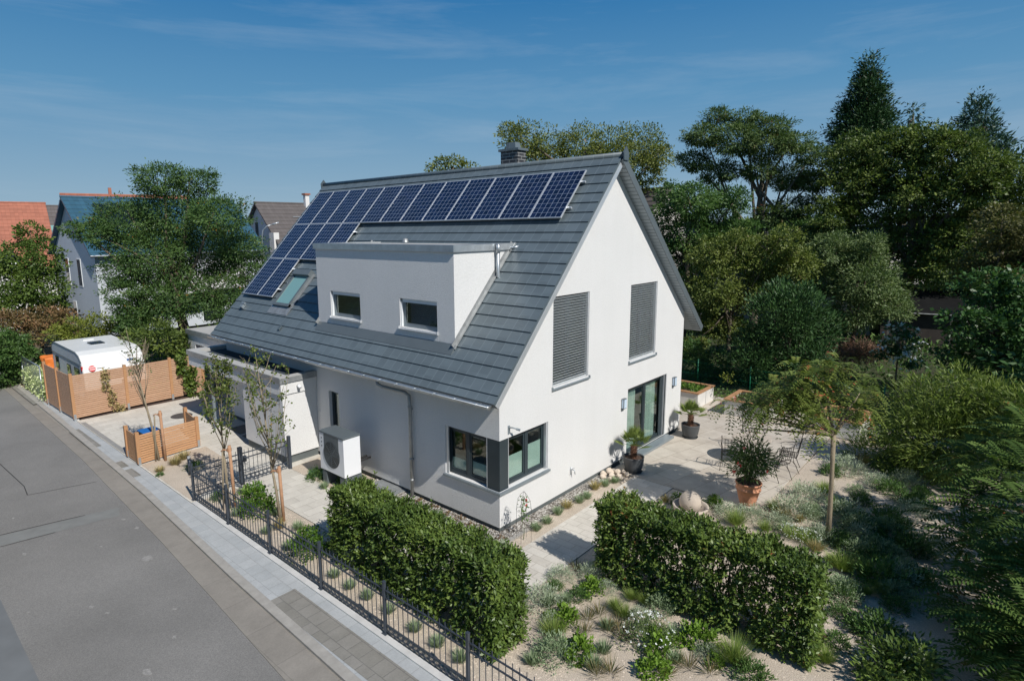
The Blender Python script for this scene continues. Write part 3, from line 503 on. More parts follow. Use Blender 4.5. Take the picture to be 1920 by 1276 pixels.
# ---------------------------------------------------------------- the setting: ground, road, paving, beds
def sheet(name, poly, z, mat, th=0, parent=None, **p):
    mb = M()
    if th: mb.prism(poly, z-th, z, lambda u, v, w_: (u, v, w_))
    else: mb.face([(u, v, z) for u, v in poly])
    if parent is None: p.setdefault('kind', 'structure')
    return mk(name, mb, mat, parent, **p)
sheet('ground', [(-400, -400), (1200, -400), (1200, 1200), (-400, 1200)], -.16, 'ground')
rd = [(-5.75, -9), (-5.48, -.5), (-5.31, 2.44), (-5.15, 5.47), (-4.89, 12.3), (-4.72, 25.4), (-4.6, 120)]
gt = [(-5.08, -9), (-4.9, -1.1), (-4.79, 2.9), (-4.56, 8.26), (-4.42, 16), (-4.27, 28.3), (-4.15, 120)]
off = lambda l, d: [(x+d, y) for x, y in l]
sheet('road', [(-11.6, -9), ]+rd+[(-11, 120)], -.05, 'asphalt', .2)
sheet('opposite_pavement', [(-16, -9), (-11.6, -9), (-11, 120), (-16, 120)], .02, 'walk_slabs', .2)
sheet('road_patch', [(-11.4, 4), (-7.9, 4), (-7.95, 6.6), (-9.2, 9.5), (-11.3, 9.5)][:0] or [(-8.1, -9), (-7.98, 2.33), (-7.96, 5.43), (-8.6, 7.3), (-11.4, 8.5), (-11.5, -9)], -.046, 'asphalt_dark')  # darker, bluish area on the road half away from the house
sheet('road_patch', [(-7.62, 7.9), (-5.35, 7.5), (-5.2, 8.0), (-7.5, 8.47), (-9.6, 8.9), (-9.9, 8.3)], -.046, 'asphalt_light')
mb = M()
def crk(pts, wd=.012):
    for a, b_ in zip(pts, pts[1:]):
        d = Vector((b_[0]-a[0], b_[1]-a[1])).normalized(); q = Vector((-d.y, d.x))*wd
        mb.face([(a[0]+q.x, a[1]+q.y, -.0435), (b_[0]+q.x, b_[1]+q.y, -.0435), (b_[0]-q.x, b_[1]-q.y, -.0435), (a[0]-q.x, a[1]-q.y, -.0435)])
crk([(-9.9, 8.95), (-7.48, 8.5), (-6.5, 8.3), (-5.9, 8.15)]); crk([(-7.9, 13.0), (-6.62, 13.95), (-6.5, 11.35), (-6.57, 10.6)], .01); crk([(-6.57, 10.6), (-5.1, 10.2)], .008); crk([(-7.58, 7.85), (-6.6, 7.7)], .008)
mk('road_cracks', mb, 'crack', kind='structure')
mb = M()
for (x, y, r_) in [(-6.9, 3.9, .11), (-6.75, 3.5, .08), (-6.8, 1.4, .16), (-5.6, 4.9, .2), (-5.3, 6.5, .13), (-6.2, 1.9, .08), (-7.3, 7.1, .12), (-6.1, 6.2, .07), (-5.35, 7.2, .1), (-7.1, 9.3, .07), (-7.7, 4.6, .05), (-5.9, 2.7, .07), (-6.5, .3, .1)]:
    a0 = random.random()*6; n = 9
    mb.face([(x+math.cos(a0+6.283*i/n)*r_*random.uniform(.25, 1)*.6, y+math.sin(a0+6.283*i/n)*r_*random.uniform(.25, 1), -.0432) for i in range(n)])
mk('road_stains', mb, 'chalk', kind='structure')
sheet('gutter_strip', rd+gt[::-1], -.038, 'gutter_slabs', .15)
sheet('kerb', gt+off(gt, .17)[::-1], .012, 'concrete', .2)
sheet('pavement', off(gt, .175)+[(-3.95, 120), (-3.96, 16.6), (-3.96, -9)], .006, 'walk_slabs', .15)
for y0, y1, w0 in [(-9, 1.55, 0), (13.1, 15.6, 0), (10.6, 11.2, .1), (9.6, 10.35, 0), (20.5, 30, 0)]:
    xa = -4.52 if y0 > 5 else -4.66
    sheet('pavement_patch', [(xa+w0+.03, y0), (-4.16, y0), (-4.16, y1), (xa+w0-(.03 if y0 < 5 else -.05), y1)], .0105, 'walk_dark')
sheet('pavement_patch', [(-4.1, 19.8), (-3.97, 19.8), (-3.97, 26), (-4.15, 26)], .0105, 'red_pavers')
sheet('driveway', [(-3.95, 6.75), (-2.5, 6.75), (-2.5, -1.85), (-1.16, -1.85), (-1.16, 6.9), (0, 7.1), (0, 13.4), (4.4, 13.4), (4.4, 16.7), (-3.95, 16.7)], .012, 'drive_pavers', .15)
sheet('garden_path', [(-2.5, -1.86), (4.72, -1.86), (4.72, -.78), (-1.15, -.78), (-1.15, -1.8)], .018, 'path_pavers_r', .15)
sheet('terrace', [(4.725, -.05), (4.725, -2.3), (4.2, -3.0), (4.8, -3.4), (4.85, -4.0), (13.6, -3.95), (13.6, -4.6), (11.8, -4.6), (11.8, -5.0), (14.3, -5.0), (14.3, 3.6), (9.25, 3.6), (9.25, -.05)], .024, 'terrace_slabs', .15)
sheet('sand_bed', [(-3.84, -9), (14, -9), (14, -4.0), (4.7, -4.0), (4.7, -1.87), (-2.51, -1.87), (-2.51, 6.72), (-3.84, 6.72)], .002, 'sand', .15)
sheet('sand_bed', [(-1.14, -.77), (4.71, -.77), (4.71, 0), (0, 0), (0, 7), (-1.14, 6.9)], .004, 'sand', .15)
sheet('sand_bed', [(-3.9, 6.95), (-2.5, 7.4), (-2.05, 9.0), (-2.0, 10.5), (-3.9, 10.4)], .020, 'sand', .1)
sheet('pebble_strip', [(-.42, 4.4), (-.42, -.36), (4.5, -.33), (4.5, 0), (0, 0), (0, 4.4)], .03, 'pebbles', .1)
sheet('soil_bed', [(-3.8, 16.72), (.7, 16.72), (.7, 17.1), (-3.8, 17.1)], .018, 'soil', .1)
sheet('soil_bed', [(13.6, -4.9), (16, -5.2), (16, 6), (14.3, 6)], .026, 'soil', .1)
sheet('edging', [(-.5, -.44), (-.42, -.44), (-.42, 4.5), (-.5, 4.5)], .05, 'concrete', .1); sheet('edging', [(-.42, -.44), (.5, -.44), (.5, -.36), (-.42, -.36)], .05, 'concrete', .1)
sheet('edging', [(-3.96, -9), (-3.84, -9), (-3.84, 6.72), (-3.96, 6.72)], .035, 'concrete_pale', .1)
sheet('edging', [(-3.94, 16.72), (-3.86, 16.72), (-3.98, 20.2), (-4.06, 20.2)], .035, 'concrete_pale', .1)
sheet('lawn', [(14.2, -30), (60, -30), (60, 60), (14.2, 60)], .03, 'ground', .1)

# loose pebbles over the strip: real stones, uncountable
def stones(name, n, area, r0, r1, mat, z, **p):
    P = np.array([area() for _ in range(n)]); r_ = rng.uniform(r0, r1, n)
    oc = np.array([(1, 0, 0), (-1, 0, 0), (0, 1, 0), (0, -1, 0), (0, 0, 1.)]); V = []; Fc = []; tri = [(0, 2, 4), (2, 1, 4), (1, 3, 4), (3, 0, 4)]
    for i in range(n):
        a = random.random()*6.28; c, s_ = math.cos(a), math.sin(a); q = oc*r_[i]*rng.uniform(.6, 1.2, (5, 3)); q[:, 2] *= .6
        x = q[:, 0]*c-q[:, 1]*s_; y = q[:, 0]*s_+q[:, 1]*c; b_ = len(V)
        V += [(P[i][0]+x[j], P[i][1]+y[j], z+q[j, 2]) for j in range(5)]; Fc += [tuple(b_+k for k in t_) for t_ in tri]
    mb = M(); mb.v = V; mb.f = Fc; mb.mi = [0]*len(Fc)
    return mk(name, mb, mat, smooth=True, **p)
def area1():
    if random.random() < .5: return (random.uniform(-.41, -.01), random.uniform(-.33, 4.35))
    return (random.uniform(-.3, 4.45), random.uniform(-.33, -.01))
stones('pebbles', 2600, area1, .012, .034, 'pebbles', .03, kind='stuff')

def area2():
    while True:
        x, y = random.uniform(-3.8, 4.5), random.uniform(-8.5, -1.95)
        if random.random() < .35: return (random.uniform(-3.82, -2.55), random.uniform(-4, 6.6))
        return (x, y)
stones('coarse_gravel', 7000, area2, .008, .022, 'boulder', .002, kind='stuff')
# ---------------------------------------------------------------- the detached house
TH = .8224; T1 = math.tan(TH); XR, ZR = 4.6, 8.50; T2 = .915; W_, L_ = 9.25, 12.9
zf = lambda x: ZR-(XR-x)*T1; zb = lambda x: ZR-(x-XR)*T2
H = thing('detached_house', (0, 0, 0), label='white rendered gabled house with grey tiled roof, box dormer and solar panels', cat='house')
fg = lambda u, z, d: (u, d, z)            # gable plane y=0, depth inward +y
fe = lambda u, z, d: (d, u, z)            # eave plane x=0, depth inward +x
gw = [(1.95, 3.52, 2.93, 5.11), (5.65, 7.27, 2.93, 5.11), (5.66, 8.15, .10, 2.13)]
rect = lambda a: [(a[0], a[2]), (a[1], a[2]), (a[1], a[3]), (a[0], a[3])]
mb = M()
mb.poly([(0, .12), (W_, .12), (W_, zb(W_)-.2), (XR, ZR-.2), (0, zf(0)-.14), (0, 2.14), (1.79, 2.14), (1.79, .96), (0, .96)][::1], [[(a[0], a[2] if a[2] > .12 else .14), (a[1], a[2] if a[2] > .12 else .14), (a[1], a[3]), (a[0], a[3])] for a in gw], fg)
for a in gw: mb.reveal(*a, fg, .16)
for z_ in (.96, 2.14): mb.face([(0, 0, z_), (1.79, 0, z_), (1.79, .16, z_), (.16, .16, z_)]); mb.face([(0, 0, z_), (0, 1.69, z_), (.16, 1.69, z_), (.16, .16, z_)])
mb.face([(1.79, 0, .96), (1.79, .16, .96), (1.79, .16, 2.14), (1.79, 0, 2.14)]); mb.face([(0, 1.69, .96), (.16, 1.69, .96), (.16, 1.69, 2.14), (0, 1.69, 2.14)])
nwin = (6.02, 6.50, .30, 2.13)
mb.poly([(0, .12), (L_, .12), (L_, zf(0)-.14), (0, zf(0)-.14), (0, 2.14), (1.69, 2.14), (1.69, .96), (0, .96)], [rect(nwin)], fe); mb.reveal(*nwin, fe, .16)
mb.poly([(0, .12), (W_, .12), (W_, zb(W_)-.2), (XR, ZR-.2), (0, zf(0)-.14)], [], lambda u, z, d: (u, L_, z))
mb.face([(W_, 0, .12), (W_, L_, .12), (W_, L_, zb(W_)-.2), (W_, 0, zb(W_)-.2)])
mb.box((-.001, 0), (0, 0), (0, 0)) if False else None
mk('wall', mb, 'stucco', H)
mk('plinth', M().box((.03, W_-.03), (.03, L_-.03), (-.1, .13)), 'plinth', H)
mb = M(); mb.box((.2, W_-.2), (.2, L_-.2), (2.62, 2.85)); mb.box((.2, W_-.2), (.2, L_-.2), (.02, .14)); mb.box((4.3, 4.4), (.2, L_-.2), (.14, 2.62)); mb.box((4.4, W_-.2), (4.6, 4.7), (.14, 2.62)); mb.box((4.5, W_-.3), (3.4, 3.5), (2.85, 5));  mb.box((.2, 1.6), (1.9, 2.0), (.14, 2.6))
mk('interior', mb, 'interior', H)

# roof: front slope of stepped tile courses, rear slope, verges
def course_profile(S_, first=.343, gauge=.325, step=.027):
    pr = [(0, .0)]; s_ = first
    while s_ < S_-.05: pr += [(s_, step), (s_, .0)]; s_ += gauge
    pr += [(S_, step)]; return pr
def slope(mb, T_, x_e, sgn, y0, y1, th=.17, mat='roof_tile'):
    ang = math.atan(T_); S_ = abs(x_e-XR)/math.cos(ang); pr = course_profile(S_)
    f = lambda s_, h, w_: (XR-sgn*(s_*math.cos(ang)+h*math.sin(ang))*1.0, w_, ZR-s_*math.sin(ang)+h*math.cos(ang))
    poly = [f(a, b_, 0) for a, b_ in pr]; B = len(mb.v)
    for i in range(len(pr)-1):
        a, b_ = pr[i], pr[i+1]; mb.face([f(*a, y0), f(*b_, y0), f(*b_, y1), f(*a, y1)], mat)
        if b_[0] > a[0]:
            for yy in (y0, y1): mb.face([f(a[0], -th+.04, yy), f(b_[0], -th+.04, yy), f(*b_, yy), f(*a, yy)], 'tile_edge')
    mb.face([f(0, -th, y0), f(S_, -th, y0), f(S_, -th, y1), f(0, -th, y1)], 'zinc_dull' if False else 'sill_grey')
    mb.face([f(S_, -th, y0), f(S_, pr[-1][1], y0), f(S_, pr[-1][1], y1), f(S_, -th, y1)], 'tile_edge')
    return f, S_
mb = M(); fF, SF = slope(mb, T1, -.42, 1, -.22, 13.15); 
mk('roof', mb, None, H); roof = H.children[-1]
mb = M(); fB, SB = slope(mb, T2, 10.15, -1, -.27, 13.15, .2); rr_ = mk('rear_roof', mb, None, H)
for yy in (-.232, 13.15):                              # verge boards
    mb = M(); mb.prism([(0, -.17), (SF, -.17), (SF, -.05), (0, -.05)], yy, yy+.012, fF); mk('verge_trim', mb, 'alu', roof)
for yy in (-.285, 13.15): mb = M(); mb.prism([(0, -.2), (SB, -.2), (SB, .0), (0, .0)], yy, yy+.018, fB); mk('verge_board', mb, 'pump_grey', rr_)
mb = M()
for k in range(1, 56): mb.box((SB*k/56, SB*k/56+.012), (-.205, -.2), (-.27, 0), lambda s_, h, y: fB(s_, h, y))
mk('soffit_lath', mb, 'plinth', rr_)
mb = M(); mb.tube([(XR, -.26, ZR+.0), (XR, 13.18, ZR+.0)], .075, 10); mk('ridge_cap', mb, 'roof_tile', roof, smooth=True)
for yy in (-.30, 13.2):
    mb = M(); mb.prism([(-.11, -.14), (.11, -.14), (.13, .04), (0, .20), (-.13, .04)], yy-.02, yy+.02, lambda u, v, w_: (XR+u, w_, ZR+v)); mk('ridge_finial', mb, 'tile_edge', roof)
# gutters
mb = M()
gy = (-.15, 13.08); gx, gz, gr = -.505, 3.07, .08
n = 9
for j in range(n-1):
    a, b_ = math.pi+math.pi*j/(n-1), math.pi+math.pi*(j+1)/(n-1)
    mb.face([(gx+gr*math.cos(a), gy[0], gz+gr*math.sin(a)), (gx+gr*math.cos(b_), gy[0], gz+gr*math.sin(b_)), (gx+gr*math.cos(b_), gy[1], gz+gr*math.sin(b_)), (gx+gr*math.cos(a), gy[1], gz+gr*math.sin(a))])
mb.tube([(gx-gr, gy[0], gz), (gx-gr, gy[1], gz)], .011, 6); mb.prism([(gx+gr*math.cos(math.pi+math.pi*j/8), gz+gr*math.sin(math.pi+math.pi*j/8)) for j in range(9)], gy[0]-.004, gy[0], lambda u, v, w_: (u, w_, v))
y = gy[0]+.3
while y < gy[1]: mb.box((gx-gr-.012, gx+gr+.02), (y, y+.025), (gz-.002, gz+.006)); mb.box((gx-gr-.016, gx-gr-.011), (y, y+.025), (gz-.05, gz+.006)); y += .65
gut = mk('gutter', mb, 'zinc', H, smooth=True)
mb = M(); mb.tube([(-.46, 3.62, 3.02), (-.46, 3.60, 2.90), (-.40, 3.50, 2.84), (-.14, 2.95, 2.74), (-.085, 2.85, 2.66), (-.08, 2.84, 2.3), (-.08, 2.84, .02)], .045, 12)
for z_ in (2.35, 1.0, .45): mb.tube([(-.08, 2.84, z_), (-.08, 2.84, z_+.05)], .055, 12)
mb.box((-.085, 0), (2.82, 2.86), (1.0, 1.02)); mb.box((-.085, 0), (2.82, 2.86), (2.3, 2.32))
mk('downpipe', mb, 'zinc_dull', H, smooth=True)

# chimney
mb = M(); mb.box((5.0, 5.4), (3.52, 4.18), (7.8, 9.0)); ch = mk('chimney', mb, 'chimney_brick', H)
mb = M(); mb.box((4.95, 5.45), (3.46, 4.24), (9.0, 9.07)); mb.prism([(-.14, -.2), (.14, -.2), (.14, .2), (-.14, .2)], 9.07, 9.26, lambda u, v, w_: (5.2+u*(1-(w_-9.08)*1.2), 3.85+v*(1-(w_-9.08)*1.2), w_)); mk('chimney_cap', mb, 'roof_tile', ch)

# windows
def frame(u0, u1, z0, z1, f, d=.10, fw=.065, mull=(), mat='anthracite', parent=None, name='window', sill=None, sillmat='sill_grey', rail=None, dp=.06):
    mb = M(); bx = lambda a, b_, c_, e_, d0=0, d1=dp: mb.box((a, b_), (c_, e_), (d+d0, d+d1), lambda u, z, q: f(u, z, q))
    bx(u0, u0+fw, z0, z1); bx(u1-fw, u1, z0, z1); bx(u0+fw, u1-fw, z0, z0+fw); bx(u0+fw, u1-fw, z1-fw, z1)
    edges = [u0+fw]+[q for m_ in mull for q in (m_-.045, m_+.045)]+[u1-fw]
    for m_ in mull: bx(m_-.045, m_+.045, z0+fw, z1-fw, -.004)
    sw = .045                                       # inner sash
    for i in range(0, len(edges), 2):
        a, b_ = edges[i], edges[i+1]
        bx(a, a+sw, z0+fw, z1-fw, .012, dp-.01); bx(b_-sw, b_, z0+fw, z1-fw, .012, dp-.01); bx(a+sw, b_-sw, z0+fw, z0+fw+sw, .012, dp-.01); bx(a+sw, b_-sw, z1-fw-sw, z1-fw, .012, dp-.01)
    o = mk(name, mb, mat, parent)
    for i in range(0, len(edges), 2):
        a, b_ = edges[i]+sw, edges[i+1]-sw; g = M(); g.box((a, b_), (z0+fw+sw, z1-fw-sw), (d+.03, d+.036), lambda u, z, q: f(u, z, q)); mk('pane', g, 'glass', o)
    if sill:
        g = M(); g.prism([(d+.0, z0-.005), (-.05, z0-.03), (-.05, z0-.06), (d+.0, z0-.04)], u0-.03, u1+.03, lambda q, z, u: f(u, z, q)); g.box((u0-.035, u0-.02), (z0-.06, z0+.02), (-.052, d), lambda u, z, q: f(u, z, q)); g.box((u1+.02, u1+.035), (z0-.06, z0+.02), (-.052, d), lambda u, z, q: f(u, z, q)); mk('sill', g, sillmat, o)
    return o
# corner window: two leaves on each side, dark corner panel
cw = frame(.36, 1.69, .98, 2.13, fe, mull=(1.03,), parent=H, name='corner_window', fw=.07)
cw2 = frame(.30, 1.79, .98, 2.13, fg, mull=(1.06,), parent=H, name='corner_window', fw=.07)
mb = M(); mb.box((.005, .36), (.005, .30+.06), (.97, 2.135)); mb = M(); mb.box((.004, .10), (.012, .36), (.965, 2.138)); mb.box((.012, .30), (.004, .10), (.966, 2.137))
mk('corner_panel', mb, 'anthracite', H)
mb = M(); mb.prism([(-.06, -.06), (1.82, -.06), (1.82, .1), (.1, .1), (.1, 1.72), (-.06, 1.72)], .915, .952, lambda u, v, w_: (u, v, w_)); mb.box((-.062, -.055), (-.062, 1.722), (.905, .958)); mb.box((-.055, 1.822), (-.064, -.057), (.905, .958)); mk('sill', mb, 'sill_grey', cw)
for q_ in (((.018, .05), (1.60, 1.688), (.97, 2.13)), ((.004, .02), (.36, .385), (.965, 2.138)), ((1.735, 1.788), (.02, .09), (.97, 2.13)), ((.30, .32), (.004, .02), (.965, 2.138))): mb = M(); mb.box(*q_); mk('blind_rail', mb, 'alu', cw)
mb = M(); mb.box((.40, .98), (.15, .16), (1.02, 1.62)); mb.box((1.14, 1.70), (.15, .16), (1.02, 1.70)); mk('cafe_curtain', mb, 'curtain', cw2)
mb = M(); mb.box((.15, .16), (.42, .98), (1.02, 1.40)); mb.box((.15, .16), (1.1, 1.6), (1.02, 1.35)); mk('cafe_curtain', mb, 'curtain', cw)
# narrow stair window
nw = frame(*nwin, fe, mull=(), parent=H, name='narrow_window', fw=.05)
# dormer
dx, dy0, dy1, dz = .355, 1.66, 7.35, 6.17
dw = [(5.29, 6.69, 4.24, 4.98), (2.25, 3.62, 4.24, 4.98)]
fd = lambda u, z, d: (dx+d, u, z)
mb = M(); mb.poly([(dy0, zf(dx)+.08), (dy1, zf(dx)+.08), (dy1, dz), (dy0, dz)], [rect(a) for a in dw], fd)
for a in dw: mb.reveal(*a, fd, .14)
for yy in (dy0, dy1): mb.face([(dx, yy, zf(dx)), (dx, yy, dz), (2.6, yy, dz), (2.6, yy, zf(2.6)-.1)])
dm = mk('dormer', mb, 'stucco', H)
mb = M(); mb.box((dx+.3, 3.2), (dy0+.1, dy1-.1), (4.0, 4.1)); mb.box((2.2, 2.3), (dy0+.1, dy1-.1), (4.1, 6.1)); mk('dormer_room', mb, 'interior', dm)
for a in dw:
    o = frame(*a, fd, parent=dm, name='dormer_window', fw=.055, mat='sill_grey', sill=True, sillmat='alu', d=.09)
    g = M(); g.box((a[0]+.055, a[1]-.055), (a[3]-.10, a[3]-.002), (.05, .088), lambda u, z, q: fd(u, z, q)); g.box((a[1]-.035, a[1]-.003), (a[2]+.01, a[3]-.1), (.02, .085), lambda u, z, q: fd(u, z, q)); mk('blind_rail', g, 'white_frame', o)
mb = M(); mb.box((dx-.05, 2.70), (dy0-.05, dy0+.25), (dz-.005, dz+.155)); mb.box((dx-.05, 2.70), (dy1-.25, dy1+.05), (dz-.005, dz+.155)); mb.box((dx-.052, dx+.2), (dy0-.052, dy1+.052), (dz-.006, dz+.156)); mk('dormer_fascia', mb, 'zinc', dm)
mb = M(); mb.box((dx+.15, 2.75), (dy0+.2, dy1-.2), (dz, dz+.12)); mk('dormer_roof', mb, 'membrane', dm)
mb = M(); mb.prism([(dx-.16, zf(dx-.16)+.045), (dx-.005, zf(dx)+.10), (dx-.005, zf(dx)-.1), (dx-.16, zf(dx-.16)-.05)], dy0-.02, dy1+.02, lambda u, v, w_: (u, w_, v)); mk('dormer_apron', mb, 'pump_grey', dm)
for yy, sg in ((dy0, -1), (dy1, 1)):
    mb = M(); a, b_ = sorted((yy, yy+sg*.06)); mb.prism([(-.05, .034), (3.25, .034), (3.25, .05), (-.05, .05)], a, b_, lambda s_, h, y: (dx+s_*math.cos(TH)-h*math.sin(TH), y, zf(dx)+s_*math.sin(TH)+h*math.cos(TH)))
    a, b_ = sorted((yy+sg*.002, yy+sg*.012)); mb.prism([(-.02, .03), (3.2, .03), (3.2, .16), (-.02, .16)], a, b_, lambda s_, h, y: (dx+s_*math.cos(TH)-h*math.sin(TH), y, zf(dx)+s_*math.sin(TH)+h*math.cos(TH)))
    mk('dormer_flashing', mb, 'zinc_dull', dm)
mb = M(); mb.tube([(1.80, dy0-.10, 6.30), (1.80, dy0-.10, 5.52), (1.86, dy0-.12, 5.44), (1.97, dy0-.22, 5.60-.05)], .045, 10); mb.tube([(1.80, dy0-.10, 6.1), (1.80, dy0-.10, 6.32)], .055, 10); mb.tube([(2.35, dy0-.03, 6.2), (2.55, dy0-.2, 6.25)], .03, 8); mk('dormer_downpipe', mb, 'zinc', dm, smooth=True)
mb = M(); mb.lathe([(.0, .12), (.07, .11), (.09, .02), (.1, 0)], (2.3, 5.6, dz+.15), 12); mk('vent_cowl', mb, 'zinc_dull', dm, smooth=True)
# french windows with closed venetian blinds
for a in gw[:2]:
    o = frame(*a, fg, mull=((a[0]+a[1])/2,), parent=H, name='upper_window', sill=True, d=.12)
    g = M(); n = 32
    for k in range(n):
        z = a[2]+.06+(a[3]-a[2]-.09)*k/n; g.prism([(.030, z+.050), (.072, z), (.073, z+.003), (.031, z+.054)], a[0]+.045, a[1]-.045, lambda q, zz, u: fg(u, zz, q))
    g.box((a[0]+.05, a[1]-.05), (a[2]+.012, a[2]+.045), (.035, .065), lambda u, z, q: fg(u, z, q))
    mk('blind', g, 'slat', o)
    for u in (a[0], a[1]-.045): g = M(); g.box((u+.002, u+.043), (a[2]+.005, a[3]-.002), (.022, .085), lambda u_, z, q: fg(u_, z, q)); mk('blind_rail', g, 'alu', o)
# sliding door
a = gw[2]
sd = frame(a[0], a[1], a[2], a[3], fg, mull=(6.86,), parent=H, name='sliding_door', fw=.08, d=.09)
mb = M(); mb.box((a[1]-.30, a[1]-.09), (.075, .095), (a[2]+.02, a[3]-.01)); mb.box((a[1]-.06, a[1]-.002), (.01, .085), (a[2], a[3]-.002)); mk('door_frame', mb, 'anthracite', sd)
mb = M(); mb.box((a[1]-.045, a[1]-.015), (.003, .03), (a[2], a[3]-.004)); mb.box((a[1]-.105, a[1]-.075), (.03, .07), (a[2], a[3]-.004)); mk('blind_rail', mb, 'alu', sd)
mb = M(); mb.box((a[0]-.05, a[1]+.12), (-.28, .08), (.03, .10)); mk('door_step', mb, 'sill_grey', sd)
def curt(u0, u1, z0, z1, y, amp=.035, per=.11):
    mb = M(); n = int((u1-u0)/.02); P = [(u0+(u1-u0)*i/n, y+amp*math.sin(6.283*(u0+(u1-u0)*i/n)/per+math.sin(i*.3))) for i in range(n+1)]
    for p, q in zip(P, P[1:]): mb.face([(p[0], p[1], z0), (q[0], q[1], z0), (q[0], q[1], z1), (p[0], p[1], z1)])
    return mb
mk('curtain', curt(5.74, 6.50, .16, 2.1, .24), 'curtain', sd, smooth=True); mk('curtain', curt(6.92, 7.80, .16, 2.1, .24), 'curtain', sd, smooth=True)
# skylight
f = fF
def sk(s0, s1, h0, h1, y0, y1, mat, name, parent, mb=None):
    g = mb or M(); g.box((s0, s1), (h0, h1), (y0, y1), lambda s_, h, y: fF(s_, h, y)); return g if mb else mk(name, g, mat, parent)
mb = M(); s0, s1, y0, y1 = 4.55, 5.85, 9.42, 10.42
for q in ((s0, s1, .03, .11, y0, y0+.09), (s0, s1, .03, .11, y1-.09, y1), (s1-.10, s1, .03, .12, y0, y1), (s0-.16, s0+.06, .03, .2, y0-.01, y1+.01)): sk(*q, None, None, None, mb)
skl = mk('skylight', mb, 'pump_grey', H)
sk(s0+.06, s1-.1, .075, .085, y0+.09, y1-.09, 'sky_glass', 'pane', skl)
mb = M(); sk(s0-.1, s1+.30, .030, .040, y0-.12, y1+.12, None, None, None, mb); mk('flashing', mb, 'zinc_dull', skl)
mb = M(); sk(6.0, 6.16, .03, .13, 12.18, 12.34, None, None, None, mb); sk(5.95, 6.02, .1, .15, 12.14, 12.38, None, None, None, mb); mk('roof_vent', mb, 'sill_grey', roof)
mb = M(); sk(6.55, 6.70, .035, .07, 9.1, 9.2, None, None, None, mb); mk('snow_stop', mb, 'tile_edge', roof)
# solar panels: rows of 12, 4 and 2
def panel_proto():
    g = M(); g.box((.006, .994), (.006, 1.644), (.028, .034)); me1 = bpy.data.meshes.new('solar_panel'); me1.from_pydata(g.v, [], g.f); me1.materials.append(MT['pv_cells'])
    g = M()
    for a_ in (((0, 1), (0, .018)), ((0, 1), (1.632, 1.65)), ((0, .018), (.018, 1.632)), ((.982, 1), (.018, 1.632))): g.box(a_[0], a_[1], (0, .038))
    me2 = bpy.data.meshes.new('panel_frame'); me2.from_pydata(g.v, [], g.f); me2.materials.append(MT['alu']); return me1, me2
pm, pf = panel_proto()
ex = Vector((0, -1, 0)); ey = Vector((-math.cos(TH), 0, -math.sin(TH))); ez = Vector((-math.sin(TH), 0, math.cos(TH)))
for row, idx in ((0, range(12)), (1, range(8, 12)), (2, range(10, 12))):
    for i in idx:
        o = bpy.data.objects.new('solar_panel', pm); link(o, H); c = Vector(fF(.597+1.67*row, .10, .536+1.02*i+1.0))
        mm = Matrix((ex, ey, ez)).transposed().to_4x4(); mm.translation = c; o.matrix_local = mm
        q = bpy.data.objects.new('panel_frame', pf); link(q, o)
mb = M()
for s_ in (.95, 1.85): sk(s_, s_+.04, .05, .095, .42, 12.8, None, None, None, mb)
for s_ in (2.6, 3.5): sk(s_, s_+.04, .05, .095, 8.6, 12.8, None, None, None, mb)
for s_ in (4.3, 5.2): sk(s_, s_+.04, .05, .095, 10.6, 12.8, None, None, None, mb)
mk('mounting_rail', mb, 'alu', H)
# fittings on the walls
for xx, zz in ((5.35, 1.78), (8.62, 1.78)):
    mb = M(); mb.box((xx-.05, xx+.05), (-.02, 0), (zz-.17, zz+.12)); mb.box((xx-.075, xx+.075), (-.10, -.085), (zz-.13, zz+.15)); mb.box((xx-.075, xx+.075), (-.1, -.02), (zz+.14, zz+.155)); mb.box((xx-.075, xx+.075), (-.1, -.02), (zz-.135, zz-.12))
    o = mk('wall_lamp', mb, 'pump_grey', H); mb = M(); mb.box((xx-.068, xx+.068), (-.105, -.022), (zz-.118, zz+.138)); mk('lamp_shade', mb, 'lamp_glass', o)
mb = M(); mb.box((.28, .33), (-.03, 0), (2.24, 2.42)); mb.tube([(.30, -.02, 2.38), (.30, -.12, 2.40), (.38, -.2, 2.36)], .016, 8); mb.tube([(.38, -.16, 2.36), (.42, -.24, 2.34)], .028, 8); mk('wall_bracket', mb, 'sill_grey', H)
mb = M(); mb.tube([(2.81, 0, .62), (2.81, -.10, .62), (2.81, -.12, .52)], .014, 8); mb.tube([(2.78, -.06, .66), (2.86, -.06, .66)], .01, 6); mb.tube([(2.76, -.005, .50), (2.76, -.03, .50), (2.76, -.03, .70)], .012, 6); mk('garden_tap', mb, 'zinc', H, smooth=True)
mb = M(); mb.box((-.02, -.0), (7.0, 7.04), (1.4, 1.44)); mk('wall_socket', mb, 'white_frame', H)

